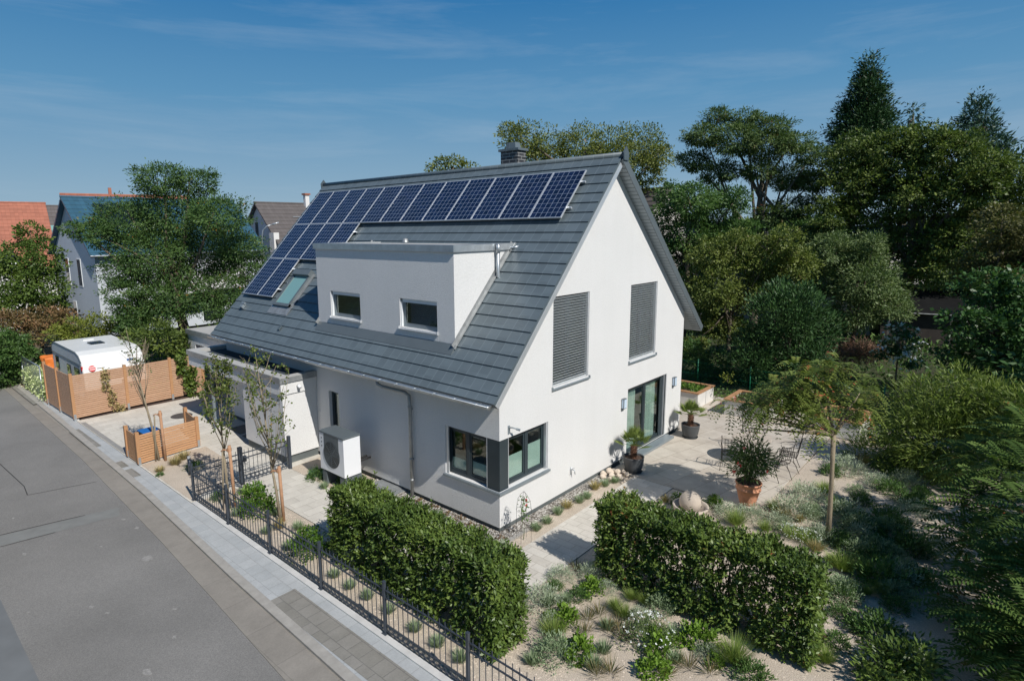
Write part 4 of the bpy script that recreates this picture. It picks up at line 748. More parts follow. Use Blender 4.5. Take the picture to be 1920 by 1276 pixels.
# ---------------------------------------------------------------- carport / entrance block and rear garage
CP = thing('carport', (-.6, 10, 0), label='flat roofed white carport and entrance block built against the street side of the house', cat='carport')
def loc(mb, o):
    x, y, z = o.location; mb.v = [(a-x, b_-y, c_-z) for a, b_, c_ in mb.v]; return mb
mb = M(); mb.box((-1.10, -.005), (7.16, 9.55), (.26, 2.39)); mk('entrance_wall', loc(mb, CP), 'stucco', CP)
mb = M(); mb.box((-1.06, -.005), (7.22, 9.5), (-.1, .262)); mk('plinth', loc(mb, CP), 'plinth', CP)
mb = M(); mb.box((-1.15, -.95), (7.12, 13.40), (2.09, 2.46)); mb.box((-.95, .6), (13.2, 13.4), (2.09, 2.46)); mb.box((-.95, -.006), (7.12, 7.158), (2.1, 2.46)); mk('roof_beam', loc(mb, CP), 'stucco', CP)
mb = M(); mb.box((-.95, -.006), (7.3, 13.2), (2.40, 2.50)); mb.box((-.95, .6), (12.95, 13.2), (2.405, 2.505)); mk('roof_deck', loc(mb, CP), 'bitumen', CP)
mb = M(); mb.box((-1.19, -.88), (7.08, 13.44), (2.46, 2.62)); mb.box((-.88, -.003), (7.08, 7.30), (2.461, 2.619)); mb.box((-.88, .64), (13.14, 13.44), (2.461, 2.619)); mk('parapet_flashing', loc(mb, CP), 'zinc_dull' if False else 'membrane', CP)
mb = M(); mb.box((-1.195, -1.185), (7.075, 13.445), (2.45, 2.6)); mb.box((-1.185, -.004), (7.073, 7.081), (2.45, 2.6)); mk('parapet_trim', loc(mb, CP), 'zinc_dull', CP)
mb = M(); mb.box((-1.04, -.96), (11.96, 12.04), (0, 2.09)); mk('post', loc(mb, CP), 'sill_grey', CP)
mb = M(); mb.box((-.05, -.008), (10.1, 11.15), (.02, 2.1)); mk('front_door', loc(mb, CP), 'anthracite', CP)
mb = M(); mb.tube([(-.62, 7.10, 2.30), (-.62, 6.98, 2.26)], .045, 12); mb.tube([(-.6, 7.12, 2.34), (-.6, 7.04, 2.3)], .02, 8); mk('security_camera', loc(mb, CP), 'white_lacquer', CP, smooth=True)
GA = thing('garage', (2.5, 15.9, 0), label='low flat roofed white garage at the far end of the house behind the slatted fence', cat='garage')
mb = M(); mb.box((.70, .95), (13.46, 18.1), (2.05, 2.46)); mb.box((.95, 4.4), (17.85, 18.1), (.0, 2.46)); mb.box((4.2, 4.45), (13.46, 17.85), (.0, 2.46)); mb.box((.70, .95), (17.4, 18.1), (.0, 2.05)); mk('wall', loc(mb, GA), 'stucco', GA)
mb = M(); mb.box((.66, 4.5), (13.45, 18.14), (2.461, 2.60)); mk('roof', loc(mb, GA), 'membrane', GA)
mb = M(); mb.box((.64, .70), (13.45, 18.16), (2.44, 2.63)); mb.box((.70, 4.5), (18.1, 18.16), (2.44, 2.63)); mk('roof_trim', loc(mb, GA), 'zinc_dull', GA)
for yy, xx, d_ in ((11.2, -.42, 'farther'), (10.15, -.45, 'nearer')):
    mb = M(); mb.box((-.32, .32), (-.42, .42), (0, .012)); o = mk('doormat', mb, 'anthracite', label='dark rectangular doormat on the shaded driveway, %s of two from the heat pump' % d_, cat='doormat', group='doormats by the entrance'); o.location = (xx, yy, .013)

# ---------------------------------------------------------------- heat pump on its plinths
HP = thing('heat_pump', (-.80, 4.86, 0), label='white heat pump with a round dark fan standing on concrete blocks by the house wall', cat='heat pump')
mb = M(); mb.box((-.27, .25), (-.55, .55), (.40, 1.42)); mk('casing', mb, 'white_lacquer', HP, bevel=.012)
mb = M(); mb.box((-.285, .262), (-.56, .56), (1.422, 1.47)); mk('top_cover', mb, 'pump_grey', HP, bevel=.01)
mb = M(); mb.box((-.276, -.2705), (-.33, .33), (1.05, 1.42)); mk('front_panel', mb, 'pump_grey', HP)
mb = M(); B_ = [(-.279, -.0+.36*math.cos(a*math.pi/24), .90+.36*math.sin(a*math.pi/24)) for a in range(48)]; mb.face(B_); mb.face([(-.2705, p[1], p[2]) for p in B_])
for i in range(48): j = (i+1) % 48; mb.face([B_[i], B_[j], (-.2705, B_[j][1], B_[j][2]), (-.2705, B_[i][1], B_[i][2])])
fan = mk('fan_grille', mb, 'fan_dark', HP)
mb = M()
for r_ in (.06, .11, .16, .21, .26, .31, .345): mb.tube([(-.283, r_*math.cos(a*math.pi/16), .90+r_*math.sin(a*math.pi/16)) for a in range(33)], .0035, 4, caps=False)
for a in range(8): mb.tube([(-.283, 0, .90), (-.283, .34*math.cos(a*math.pi/4), .90+.34*math.sin(a*math.pi/4))], .003, 4)
mk('grille_rings', mb, 'pump_grey', fan)
mb = M()
for k in range(3): mb.box((-.2745, -.2705), (.42, .46), (1.26-.11*k, 1.30-.11*k))
mk('badge', mb, 'pump_grey', HP)
for y0, lab in ((-.50, None), (.30, None)):
    mb = M(); mb.box((-.25, .30), (y0, y0+.2), (0, .36)); mb.box((-.2, .22), (y0+.02, y0+.18), (.36, .40)); mk('plinth_block', mb, 'pump_grey', HP, bevel=.008)
mb = M(); mb.tube([(.25, -.3, .6), (.5, -.3, .62), (.74, -.3, .62)], .03, 8); mb.tube([(.25, -.15, .6), (.5, -.15, .62), (.74, -.15, .62)], .03, 8); mk('pipe', mb, 'rubber', HP, smooth=True)
mb = M(); mb.lathe([(0, .03), (.2, .03), (.22, 0)], (0, 0, 0), 20); o = mk('manhole_cover', mb, 'green_plastic', label='small green plastic shaft cover in the sand beside the heat pump', cat='shaft cover'); o.location = (-.85, 6.0, .008); o.scale = (1, 1.2, 1)
mb = M(); mb.box((0, .58), (0, 1.05), (0, .012)); mb2 = M()
for k in range(24): mb2.box((0.01, .57), (.02+.043*k, .03+.043*k), (.012, .03))
for k in range(5): mb2.box((.01+.137*k, .018+.137*k), (.02, 1.03), (.013, .026))
LG = thing('light_well_grate', (-.56, 3.15, .045), label='galvanised grate over the light well at the foot of the house wall', cat='grate')
mk('frame', mb, 'concrete', LG); mk('grating', mb2, 'zinc', LG)
mb = M(); mb.box((0, .14), (0, 4.5), (0, .012)); mb2 = M()
for k in range(75): mb2.box((.01, .13), (.02+.06*k, .05+.06*k), (.012, .016))
CH = thing('drain_channel', (-3.93, 11.75, .012), label='long slotted metal drain channel along the edge of the driveway', cat='drain'); mk('channel', mb, 'concrete', CH); mk('slotted_cover', mb2, 'zinc_dull', CH)
mb = M(); mb.lathe([(0, .008), (.36, .008), (.37, 0)], (0, 0, 0), 28); o = mk('manhole_cover', mb, 'manhole', label='round iron manhole cover in the driveway paving in front of the carport', cat='manhole cover'); o.location = (-1.2, 14.4, .014)

# ---------------------------------------------------------------- metal street fence and gate
FM = 'fence_metal'
SF_ = thing('street_fence', (-3.84, 6.85, 0), label='dark grey metal picket fence on the kerbstone along the street', cat='fence')
y = 0.; ps = []; 
for k in range(8):
    yy = -1.905*k
    mb = M(); mb.box((-.024, .024), (yy-.024, yy+.024), (0, .97)); mb.box((-.027, .027), (yy-.027, yy+.027), (.97, .985)); mb.box((-.05, .05), (yy-.05, yy+.05), (.035, .05)); mk('post', mb, FM, SF_)
for k in range(7):
    a, b_ = -1.905*k-.04, -1.905*(k+1)+.04; mb = M()
    for z in (.10, .21, .70, .84): mb.box((-.010, .010), (b_, a), (z-.010, z+.010))
    n = 15
    for i in range(n):
        yy = b_+(a-b_)*(i+.5)/n; mb.tube([(0, yy, .04), (0, yy, .93)], .0075, 5)
        y2 = b_+(a-b_)*(i+1)/n
        if i < n-1: mb.tube([(0, yy, .21), (0, y2, .10)], .006, 4); mb.tube([(0, yy, .10), (0, y2, .21)], .006, 4); 
    mk('picket_panel', mb, FM, SF_)
GT = thing('garden_gate', (-3.84, 6.86, 0), label='dark grey metal gate with a latch across the garden path beside the entrance block', cat='gate')
def panel(x0, x1, n):
    mb = M()
    for z in (.12, .23, .72, .86): mb.box((x0, x1), (-.012, .012), (z-.013, z+.013))
    for i in range(n):
        xx = x0+(x1-x0)*(i+.5)/n; mb.tube([(xx, 0, .05), (xx, 0, .96)], .0075, 5); x2 = x0+(x1-x0)*(i+1)/n
        if i < n-1: mb.tube([(xx, 0, .23), (x2, 0, .12)], .006, 4); mb.tube([(xx, 0, .12), (x2, 0, .23)], .006, 4)
    return mb
mk('fixed_panel', panel(.06, 1.20, 10), FM, GT); g_ = mk('gate_leaf', panel(1.32, 2.62, 11), FM, GT)
mb = M(); mb.box((1.21, 1.31), (-.05, .05), (0, 1.05)); mk('post', mb, FM, GT); mb = M(); mb.box((2.64, 2.72), (-.04, .04), (0, .98)); mk('post', mb, FM, GT)
mb = M(); mb.box((1.33, 1.42), (-.03, .03), (.62, .78)); mb.tube([(1.36, -.03, .72), (1.36, -.09, .72), (1.46, -.09, .72)], .011, 6); mk('latch', mb, FM, g_)
# ---------------------------------------------------------------- larch screens
def slats(mb, a, b_, z0, z1, pitch=.072, hgt=.055, th=.022):
    a = Vector(a); b_ = Vector(b_); d = (b_-a); n_ = Vector((-d.y, d.x, 0)).normalized()*th/2; z = z0; k = 0
    while z < z1:
        j = random.uniform(-.003, .003)
        c = [a+n_, b_+n_, b_-n_, a-n_]; B = len(mb.v); mb.v += [(p.x, p.y, z+j) for p in c]+[(p.x, p.y, z+j+hgt) for p in c]
        for q in ((0, 1, 2, 3), (4, 7, 6, 5), (0, 4, 5, 1), (1, 5, 6, 2), (2, 6, 7, 3), (3, 7, 4, 0)): mb.f.append(tuple(B+i for i in q)); mb.mi.append(0)
        z += pitch
WF = thing('wooden_screen_fence', (-3.98, 16.75, 0), label='tall larch slat fence hiding the caravan at the far side of the driveway', cat='fence')
pts = [(-.10, 3.25), (-.06, 1.6), (0, 0), (1.78, .1), (3.42, .16), (4.70, .2)]
for i, (a, b_) in enumerate(zip(pts, pts[1:])):
    mb = M(); slats(mb, (a[0], a[1], 0), (b_[0], b_[1], 0), .10, 1.66); mk('slat_panel', mb, 'larch', WF)
for p in pts:
    mb = M(); mb.box((p[0]-.05, p[0]+.05), (p[1]-.05, p[1]+.05), (.08, 1.75)); mk('post', mb, 'larch_trim', WF); q = WF.children[-1]
    mb = M(); mb.box((p[0]-.04, p[0]+.04), (p[1]-.06, p[1]-.045), (0, .25)); mk('post_shoe', mb, 'zinc', q)
BE = thing('bin_enclosure', (-3.93, 10.43, 0), label='low larch slat screen around the bins beside the driveway', cat='bin screen')
bp = [(-.0, .92), (0, 0), (1.77, .2), (1.95, 1.5)]
for i, (a, b_) in enumerate(zip(bp, bp[1:])):
    mb = M(); slats(mb, (a[0], a[1], 0), (b_[0], b_[1], 0), .05, .90 if i < 2 else .9); mk('slat_panel', mb, 'larch_orange', BE)
for p in bp:
    mb = M(); mb.box((p[0]-.05, p[0]+.05), (p[1]-.05, p[1]+.05), (.06, 1.0)); q = mk('post', mb, 'larch_trim', BE); mb = M(); mb.box((p[0]-.035, p[0]+.035), (p[1]-.062, p[1]-.05), (0, .25)); mk('post_shoe', mb, 'zinc', q)
BN = thing('waste_bin', (-3.45, 10.9, .012), .1, label='waste bin with a blue lid inside the low larch screen', cat='bin')
mb = M(); mb.prism([(-.22, -.26), (.22, -.26), (.22, .26), (-.22, .26)], .0, .78, lambda u, v, w_: (u*(.85+.17*w_), v*(.85+.17*w_), w_+.02)); mk('bin_body', mb, 'pump_grey', BN, bevel=.02)
mb = M(); mb.prism([(-.24, .80), (.18, .83), (.24, .79), (.24, .82), (.18, .86), (-.24, .83)], -.25, .25, lambda u, v, w_: (w_, u, v)); mk('lid', mb, 'blue_plastic', BN, bevel=.01)
mb = M(); mb.tube([(-.2, .28, .80), (.2, .28, .80)], .018, 8); mk('handle', mb, 'pump_grey', BN)
for sx in (-.2, .2): mb = M(); mb.tube([(sx-.03, .26, .1), (sx+.03, .26, .1)], .1, 14); mk('wheel', mb, 'rubber', BN)
mb = M(); mb.tube([(0, 0, 0), (0, 0, .48)], .045, 14); BO = thing('bollard_light', (-3.25, 8.55, .02), label='short dark bollard light in the bed beside the gate', cat='bollard light'); mk('pole', mb, FM, BO, smooth=True); mb = M(); mb.tube([(0, 0, .48), (0, 0, .54)], .043, 14); mk('lamp_head', mb, 'alu', BO)

# ---------------------------------------------------------------- caravan, tarpaulin, site fence
CV = thing('caravan', (-2.25, 19.9, 0), label='white touring caravan parked behind the larch slat fence', cat='caravan')
prof = [(-2.16, .42), (-2.24, 1.0), (-2.20, 1.45), (-2.02, 1.88), (-1.75, 2.10), (-1.35, 2.20), (1.7, 2.24), (2.0, 2.15), (2.13, 1.9), (2.15, .42)]
mb = M(); mb.prism(prof, -1.08, 1.08, lambda u, v, w_: (w_, u, v)); mk('body', mb, 'caravan_white', CV, bevel=.05)
mb = M(); pr2 = [(u*.992, max(.46, v-.035)) for u, v in prof]; mb.prism(pr2, -1.088, -1.079, lambda u, v, w_: (w_, u, v)); mk('side_panel', mb, 'caravan_side', CV)
mb = M(); mb.tube([(-1.10, -1.9, 1.78), (-1.10, 2.08, 1.82)], .022, 6); mb.tube([(-1.09, u, v-.01) for u, v in prof[3:9]], .02, 6); mk('trim_strip', mb, 'pump_grey', CV)
for y0, y1, z0, z1 in ((1.15, 1.6, 1.15, 1.68), (-.55, -.1, 1.1, 1.58), (-1.75, -1.1, 1.1, 1.6)):
    mb = M(); mb.box((-1.12, -1.085), (y0, y1), (z0, z1)); o = mk('window', mb, 'dark_glass', CV, bevel=.015)
mb = M(); mb.prism([(-2.25, 1.10), (-2.225, 1.50), (-2.20, 1.50), (-2.2, 1.10)], -.55, .75, lambda u, v, w_: (w_, u-.0, v)); mk('front_window', mb, 'dark_glass', CV)
mb = M(); mb.lathe([(0, .012), (.115, .012), (.115, 0)], (0, 0, 0), 24); lg = mk('logo_disc', mb, 'logo_red', CV); lg.location = (-.78, -2.175, 1.62); lg.rotation_euler = (R(68), 0, 0)
mb = M(); mb.box((-.1, .1), (.025, .055), (.013, .016)); mb.box((-.1, .1), (-.055, -.025), (.013, .016)); mb.box((.16, .42), (-.012, .012), (-.0, .006)); mk('logo_stripe', mb, 'caravan_white', lg)
mb = M(); mb.box((-.25, .25), (-.30, .30), (2.2, 2.27)); rv = mk('roof_hatch', mb, 'dark_glass', CV, bevel=.02); mb = M(); mb.box((-.3, .3), (-.34, .34), (2.19, 2.225)); mk('hatch_rim', mb, 'caravan_side', rv)
mb = M(); mb.box((-.2, .2), (1.0, 1.3), (2.2, 2.27)); mk('roof_hatch', mb, 'caravan_white', CV, bevel=.02)
mb = M(); mb.box((.45, .7), (-2.10, -2.07), (1.70, 1.78)); mk('marker_lamp', mb, 'blue_plastic', CV)
mb = M(); mb.box((-1.10, -1.06), (-2.10, -1.98), (1.55, 1.72)); mk('marker_lamp', mb, 'logo_red', CV)
for sx in (-1, 1): mb = M(); mb.tube([(sx*.9, 0, .3), (sx*1.06, 0, .3)], .3, 20); mk('wheel', mb, 'rubber', CV)
mb = M(); mb.tube([(0, -2.1, .42), (0, -2.9, .38)], .04, 8); mb.tube([(0, -2.85, .38), (0, -2.85, 0)], .03, 8); mk('drawbar', mb, 'zinc', CV)
mb = M(); mb.box((-.28, .28), (-.4, .4), (0, 1.45)); o = mk('tarpaulin_stack', mb, 'tarp', bevel=.05, label='bright orange tarpaulin draped beside the parked caravan', cat='tarpaulin'); o.location = (-3.3, 22.75, 0)
sb = o.modifiers.new('sub', 'SUBSURF'); sb.subdivision_type = 'SIMPLE'; sb.levels = 4; sb.render_levels = 4
tx = bpy.data.textures.new('folds', 'CLOUDS'); tx.noise_scale = .5; dp_ = o.modifiers.new('folds', 'DISPLACE'); dp_.texture = tx; dp_.strength = .16
SF2 = thing('site_fence', (-4.1, 20.6, 0), label='galvanised mesh panels on tube frames beside the pale shrub', cat='fence')
for y0, y1 in ((.1, 3.1), (3.35, 6.6)):
    mb = M(); mb.tube([(0, y0, 0), (0, y0, 1.45), (-.02, y1, 1.45), (-.02, y1, 0)], .024, 6); pn = mk('tube_frame', mb, 'zinc', SF2, smooth=True)
    mb = M(); n = 26
    for i in range(n+12):
        for s_ in (-1, 1):
            ya = y0+(y1-y0)*i/n if s_ > 0 else y1-(y1-y0)*i/n; yb = ya-s_*1.35
            za, zb_ = .1, 1.45
            for (p, q) in (((ya, za), (yb, zb_)),):
                lo, hi = y0, y1; t0, t1 = 0., 1.
                if p[0] > hi: t0 = (p[0]-hi)/(p[0]-q[0])
                if p[0] < lo: t0 = (lo-p[0])/(q[0]-p[0])
                if q[0] < lo: t1 = (p[0]-lo)/(p[0]-q[0])
                if q[0] > hi: t1 = (hi-p[0])/(q[0]-p[0])
                if t0 < t1: mb.tube([(0, p[0]+(q[0]-p[0])*t0, p[1]+(q[1]-p[1])*t0), (0, p[0]+(q[0]-p[0])*t1, p[1]+(q[1]-p[1])*t1)], .003, 3, caps=False)
    mk('wire_mesh', mb, 'zinc', pn)
# green wire fence behind the raised beds
GF = thing('green_wire_fence', (15.2, 0, 0), label='low green wire mesh fence on thin green posts behind the raised beds', cat='fence')
ys = [8.6, 6.3, 4.1, 1.85, -.3, -2.55, -4.83, -7.2, -9.6]
for yy in ys: mb = M(); mb.tube([(0, yy, 0), (0, yy, 1.15)], .024, 8); mk('post', mb, 'green_metal', GF, smooth=True)
mb = M()
for z in (.05, .5, 1.02): mb.tube([(0, ys[0], z), (0, ys[-1], z)], .004, 4)
k = 0.
while k < 19.5:
    a = ys[-1]+k; 
    for s_ in (-1, 1): mb.tube([(0, a, .05), (0, a+s_*.97, 1.02)], .0028, 3, caps=False)
    k += .13
mk('wire_mesh', mb, 'green_metal', GF)

# ---------------------------------------------------------------- raised beds
def planter(x0, x1, y0, y1, h, label):
    t_ = thing('raised_bed', (x0, y0, .024), label=label, cat='raised bed', group='raised beds by the green fence'); w_, l_ = x1-x0, y1-y0; t0 = .07
    mb = M(); mb.box((0, w_), (0, t0), (0, h)); mb.box((0, w_), (l_-t0, l_), (0, h)); mb.box((0, t0), (t0, l_-t0), (0, h)); mb.box((w_-t0, w_), (t0, l_-t0), (0, h)); mk('side_wall', mb, 'planter_wall', t_)
    mb = M(); a = .04; c_ = .11
    mb.box((-a, w_+a), (-a, c_), (h+.002, h+.042)); mb.box((-a, w_+a), (l_-c_, l_+a), (h+.002, h+.042)); mb.box((-a, c_), (c_, l_-c_), (h+.002, h+.042)); mb.box((w_-c_, w_+a), (c_, l_-c_), (h+.002, h+.042)); mk('timber_rim', mb, 'larch_trim', t_)
    mb = M(); mb.box((t0, w_-t0), (t0, l_-t0), (h-.2, h-.10)); mk('bed_soil', mb, 'soil', t_)
    mb = M(); mb.box((-.005, .0), (l_*.55, l_*.55+.012), (0, h)); mk('panel_joint', mb, 'pump_grey', t_); mb = M(); mb.box((w_*.5, w_*.5+.012), (-.005, 0), (0, h)); mk('panel_joint', mb, 'pump_grey', t_)
    n = 900; P = np.stack([rng.uniform(t0, w_-t0, n), rng.uniform(t0, l_-t0, n)*np.where(rng.random(n) < .5, 1, .9), rng.uniform(h-.1, h-.02, n)], 1)
    keep = (np.sin(P[:, 0]*5+x0)*np.cos(P[:, 1]*4+y0) > -.25); P = P[keep]; n = len(P)
    D = rdir(n)*.8+np.array([0, 0, .8]); put('bed_plants', leafmesh('bed_plants', P, D, rdir(n)+np.array([0, 0, .6]), rng.uniform(.06, .16, n), rng.uniform(.03, .06, n), rng.random(n), ['lf_bright' if x0+y0 > 10 and y0 > -1 else 'lf_greygreen']), t_)
    return t_
planter(11.85, 13.35, .45, 1.85, .55, 'pale raised bed with timber rim, next to the house corner')
planter(11.80, 13.35, -2.05, -.55, .55, 'pale raised bed with timber rim and herbs, middle of three')
planter(11.70, 13.35, -4.75, -3.55, .55, 'pale raised bed with timber rim behind the small feathery tree')

# ---------------------------------------------------------------- pots and their plants
def palm(x, y, label, sc=1.):
    P0 = thing('plant_pot', (x, y, .024), label='dark grey round pot below the '+label.replace('small ', '').replace('sliding ', ''), cat='plant pot', group='dark grey palm pots')
    mb = M(); mb.lathe([(0, 0), (.19, 0), (.20, .02), (.24, .12), (.275, .30), (.285, .42), (.29, .44), (.27, .44), (.265, .40), (.24, .36)]); mk('pot', mb, 'pot_grey', P0, smooth=True)
    mb = M(); mb.lathe([(0, .385), (.262, .385)]); mk('potting_soil', mb, 'soil', P0)
    mb = M(); mb.lathe([(0, .0), (.23, .0), (.25, .035), (.24, .035), (.22, .012)], (0, 0, -.0)); mk('saucer', mb, 'pot_grey', P0, smooth=True)
    t_ = thing('fan_palm', (x, y, .40), label=label, cat='palm', group='fan palms in grey pots')
    mb = M(); mb.tube([(0, 0, 0), (.01, .01, .15), (0, .0, .38)], [.07, .075, .06], 10)
    for i in range(70):
        a = i*2.4; z = .36*i/70; mb.tube([(.06*math.cos(a), .06*math.sin(a), z), (.105*math.cos(a), .105*math.sin(a), z+.05)], [.014, .006], 4)
    mk('trunk', mb, 'palm_trunk', t_)
    mb = M(); LP = []; LD = []; LN = []; LL = []
    for i in range(17):
        a = i*2.39996+random.uniform(-.2, .2); el = R(82-i*4.6+random.uniform(-6, 6)); Lp = random.uniform(.28, .40)
        d = Vector((math.cos(a)*math.cos(el), math.sin(a)*math.cos(el), math.sin(el))); b0 = Vector((0, 0, .36)); e = b0+d*Lp+Vector((0, 0, -.02)); mb.tube([b0, e], [.009, .006], 4)
        s_ = d.cross(Vector((0, 0, 1))).normalized(); nn = s_.cross(d).normalized()
        for k in range(25):
            t2 = R(-105+210*k/24); dd = (d*math.cos(t2)+s_*math.sin(t2)+nn*.12-Vector((0, 0, .16))).normalized(); LP.append(e); LD.append(dd); LN.append(nn+s_*.35*(-1 if k % 2 else 1)); LL.append(.27*(1-.25*abs(t2)/2)*random.uniform(.9, 1.1))
    mk('leaf_stalk', mb, 'lf_palm', t_)
    n = len(LP); put('fronds', leafmesh('fronds', np.array(LP), np.array(LD), np.array(LN), np.array(LL), np.full(n, .022), rng.random(n), ['lf_palm']), t_)
palm(5.02, -.58, 'small fan palm to the left of the sliding terrace door')
palm(8.70, -.62, 'small fan palm to the right of the sliding terrace door')
P0 = thing('terracotta_pot', (5.05, -3.62, .024), label='large terracotta pot holding the oleander on the terrace edge', cat='plant pot')
mb = M(); mb.lathe([(0, .0), (.17, 0), (.185, .03), (.23, .2), (.27, .36), (.285, .36), (.29, .39), (.28, .41), (.275, .50), (.30, .50), (.305, .54), (.29, .55), (.27, .53), (.26, .45)], n=32); mk('pot', mb, 'terracotta', P0, smooth=True)
mb = M(); mb.lathe([(0, .49), (.265, .49)]); mk('potting_soil', mb, 'soil', P0)
for k in range(3): mb = M(); a = k*2.09+.4; mb.box((.17*math.cos(a)-.03, .17*math.cos(a)+.03), (.17*math.sin(a)-.03, .17*math.sin(a)+.03), (-.0, .001+.02)); mk('pot_foot', mb, 'terracotta', P0)
for o in P0.children: o.location.z += .02
OL = thing('oleander', (5.05, -3.62, .52), label='bushy oleander with a few red flowers in the terracotta pot', cat='oleander')
mb = M(); tips = []
for i in range(44):
    a = random.random()*6.28; r_ = random.uniform(.05, .50); h = random.uniform(.30, 1.2)-.25*r_; p1 = (r_*.35*math.cos(a), r_*.35*math.sin(a), h*.5); p2 = (r_*math.cos(a), r_*math.sin(a), h); mb.tube([(0, 0, -.02), p1, p2], [.009, .006, .003], 5); tips.append((p1, p2))
mk('stems', mb, 'bark', OL)
P_ = lobes_leaves([(0, 0, .68, .43), (.10, .08, .92, .28), (-.17, -.13, .75, .30), (.19, -.1, .52, .27), (-.13, .17, .48, .28), (0, 0, .33, .25)], leaf=.13, aspect=.19, dens=.72, clump=14, inner=.3, cs=.16)
put('leaves', leafmesh('leaves', *P_, ['lf_oleander']), OL)
fp = [(-.48, .1, .62, 1), (-.50, .2, .42, 1), (-.1, -.42, .5, 1), (-.3, .05, 1.0, 0), (.30, -.3, .85, 0)]
for x, y, z, red in fp:
    q = rng.normal(size=(14, 3))*.022; put('flower', leafmesh('flower', q+np.array([x, y, z]), rdir(14), rdir(14), np.full(14, .038), np.full(14, .03), rng.random(14), ['petal_red' if red else 'petal_pink']), OL)

# ---------------------------------------------------------------- wrought iron table and chairs
TB = thing('garden_table', (7.78, -2.78, .024), label='round wrought iron garden table between the iron chairs on the terrace', cat='table')
mb = M(); mb.lathe([(0, .70), (.50, .70), (.52, .71), (.52, .725), (.50, .732), (0, .732)], n=36); mk('tabletop', mb, 'sandstone', TB, smooth=False)
for k in range(4):
    a = k*math.pi/2+.4; c_, s_ = math.cos(a), math.sin(a); mb = M(); mb.tube([(c_*q, s_*q, z) for q, z in ((.40, .70), (.20, .52), (.12, .34), (.22, .15), (.40, .0))], .011, 6); mk('leg', mb, 'wrought', TB, smooth=True)
def chair(x, y, rz, label):
    t_ = thing('iron_chair', (x, y, .024), rz, label=label, cat='chair', group='wrought iron chairs round the garden table')   # faces local +y
    w_ = .24
    mb = M()
    for sx in (-1, 1): mb.tube([(sx*w_, -.20, .42), (sx*w_, -.235, .55), (sx*w_, -.30, .95), (sx*w_, -.33, 1.02), (sx*w_, -.36, 1.035), (sx*w_, -.375, 1.01), (sx*w_, -.36, .985)], .010, 6)
    for z, yy in ((.56, -.235), (.93, -.297)): mb.tube([(-w_, yy, z), (w_, yy, z)], .008, 6)
    for k in range(5): mb.tube([(-.155+.0775*k, -.238, .56), (-.155+.0775*k, -.296, .93)], .006, 5)
    for k in range(5): z = .60+.0725*k; mb.tube([(-.17, -.241-.0, z) if k == 0 else (-.17, -.238-.058*(z-.56)/.37, z), (.17, -.238-.058*(z-.56)/.37, z)], .006, 5)
    mk('backrest', mb, 'wrought', t_, smooth=True)
    mb = M(); mb.tube([(-w_, -.2, .43), (w_, -.2, .43), (w_+.01, .22, .44), (-w_-.01, .22, .44), (-w_, -.2, .43)], .009, 6)
    for k in range(5): mb.tube([(-.18+.09*k, -.2, .43), (-.18+.09*k, .22, .44)], .006, 5)
    for k in range(5): mb.tube([(-w_, -.13+.075*k, .432), (w_, -.13+.075*k, .432)], .006, 5)
    mk('seat', mb, 'wrought', t_, smooth=True)
    for sx in (-1, 1):
        mb = M(); mb.tube([(sx*w_, -.265, .72), (sx*(w_+.03), -.1, .70), (sx*(w_+.04), .12, .68), (sx*(w_+.04), .22, .63), (sx*(w_+.02), .21, .55), (sx*w_, .14, .44)], .008, 6); mk('armrest', mb, 'wrought', t_, smooth=True)
        for yy, y2 in ((-.2, -.30), (.2, .27)):
            mb = M(); mb.tube([(sx*w_, yy*.6, .43), (sx*w_, yy*.75, .30), (sx*(w_+.005), yy, .22), (sx*(w_+.01), (yy+y2)/2, .10), (sx*(w_+.01), y2, 0)], .009, 6); mk('leg', mb, 'wrought', t_, smooth=True)
        mb = M(); mb.tube([(sx*w_, -.22, .2), (sx*w_, -.1, .33), (sx*w_, .1, .33), (sx*w_, .21, .2)], .007, 5); mk('brace', mb, 'wrought', t_, smooth=True)
chair(6.98, -2.52, R(-75), 'wrought iron chair with lattice back, left of the round table')
chair(8.62, -2.55, R(120), 'wrought iron chair with lattice back facing the camera behind the table')
chair(7.98, -3.72, R(12), 'wrought iron chair on the right, farther of two beside the bed')
chair(7.12, -3.66, R(-22), 'wrought iron chair half hidden by the oleander, nearer of two')

# ---------------------------------------------------------------- small garden objects
SP = thing('sphere_fountain', (3.62, -2.80, .0), label='pale stone ball set in a stone bowl behind the right hedge', cat='stone fountain')
mb = M(); mb.lathe([(.0, .02), (.30, .03), (.37, .10), (.40, .2), (.41, .25), (.36, .25), (.33, .2), (.2, .14), (0, .12)], n=28); mk('bowl', mb, 'sandstone', SP, smooth=True)
mb = M(); mb.lathe([(.26*math.cos(a*math.pi/16), .32+.26*math.sin(a*math.pi/16)) for a in range(-8, 9)], n=28); mk('ball', mb, 'sandstone', SP, smooth=True)
def boulder(x, y, r_, label):
    bm_ = M(); n1, n2 = 9, 6; ph = random.random()*9
    bm_.lathe([(r_*math.sin(math.pi*i/n2)*(1 if 0 < i < n2 else 0.001), r_*.7*(1-math.cos(math.pi*i/n2))) for i in range(n2+1)], n=n1)
    bm_.v = [(a*(1+.25*math.sin(3*b_/r_+ph)), b_*(1+.22*math.cos(2.3*a/r_+ph)), c_*(1+.2*math.sin(2*(a+b_)/r_+ph))) for a, b_, c_ in bm_.v]
    o = mk('boulder', bm_, 'boulder', smooth=True, label=label, cat='boulder', group='pile of pale boulders by the palm pot'); o.location = (x, y, -.0+.02); o.rotation_euler.z = ph; return o
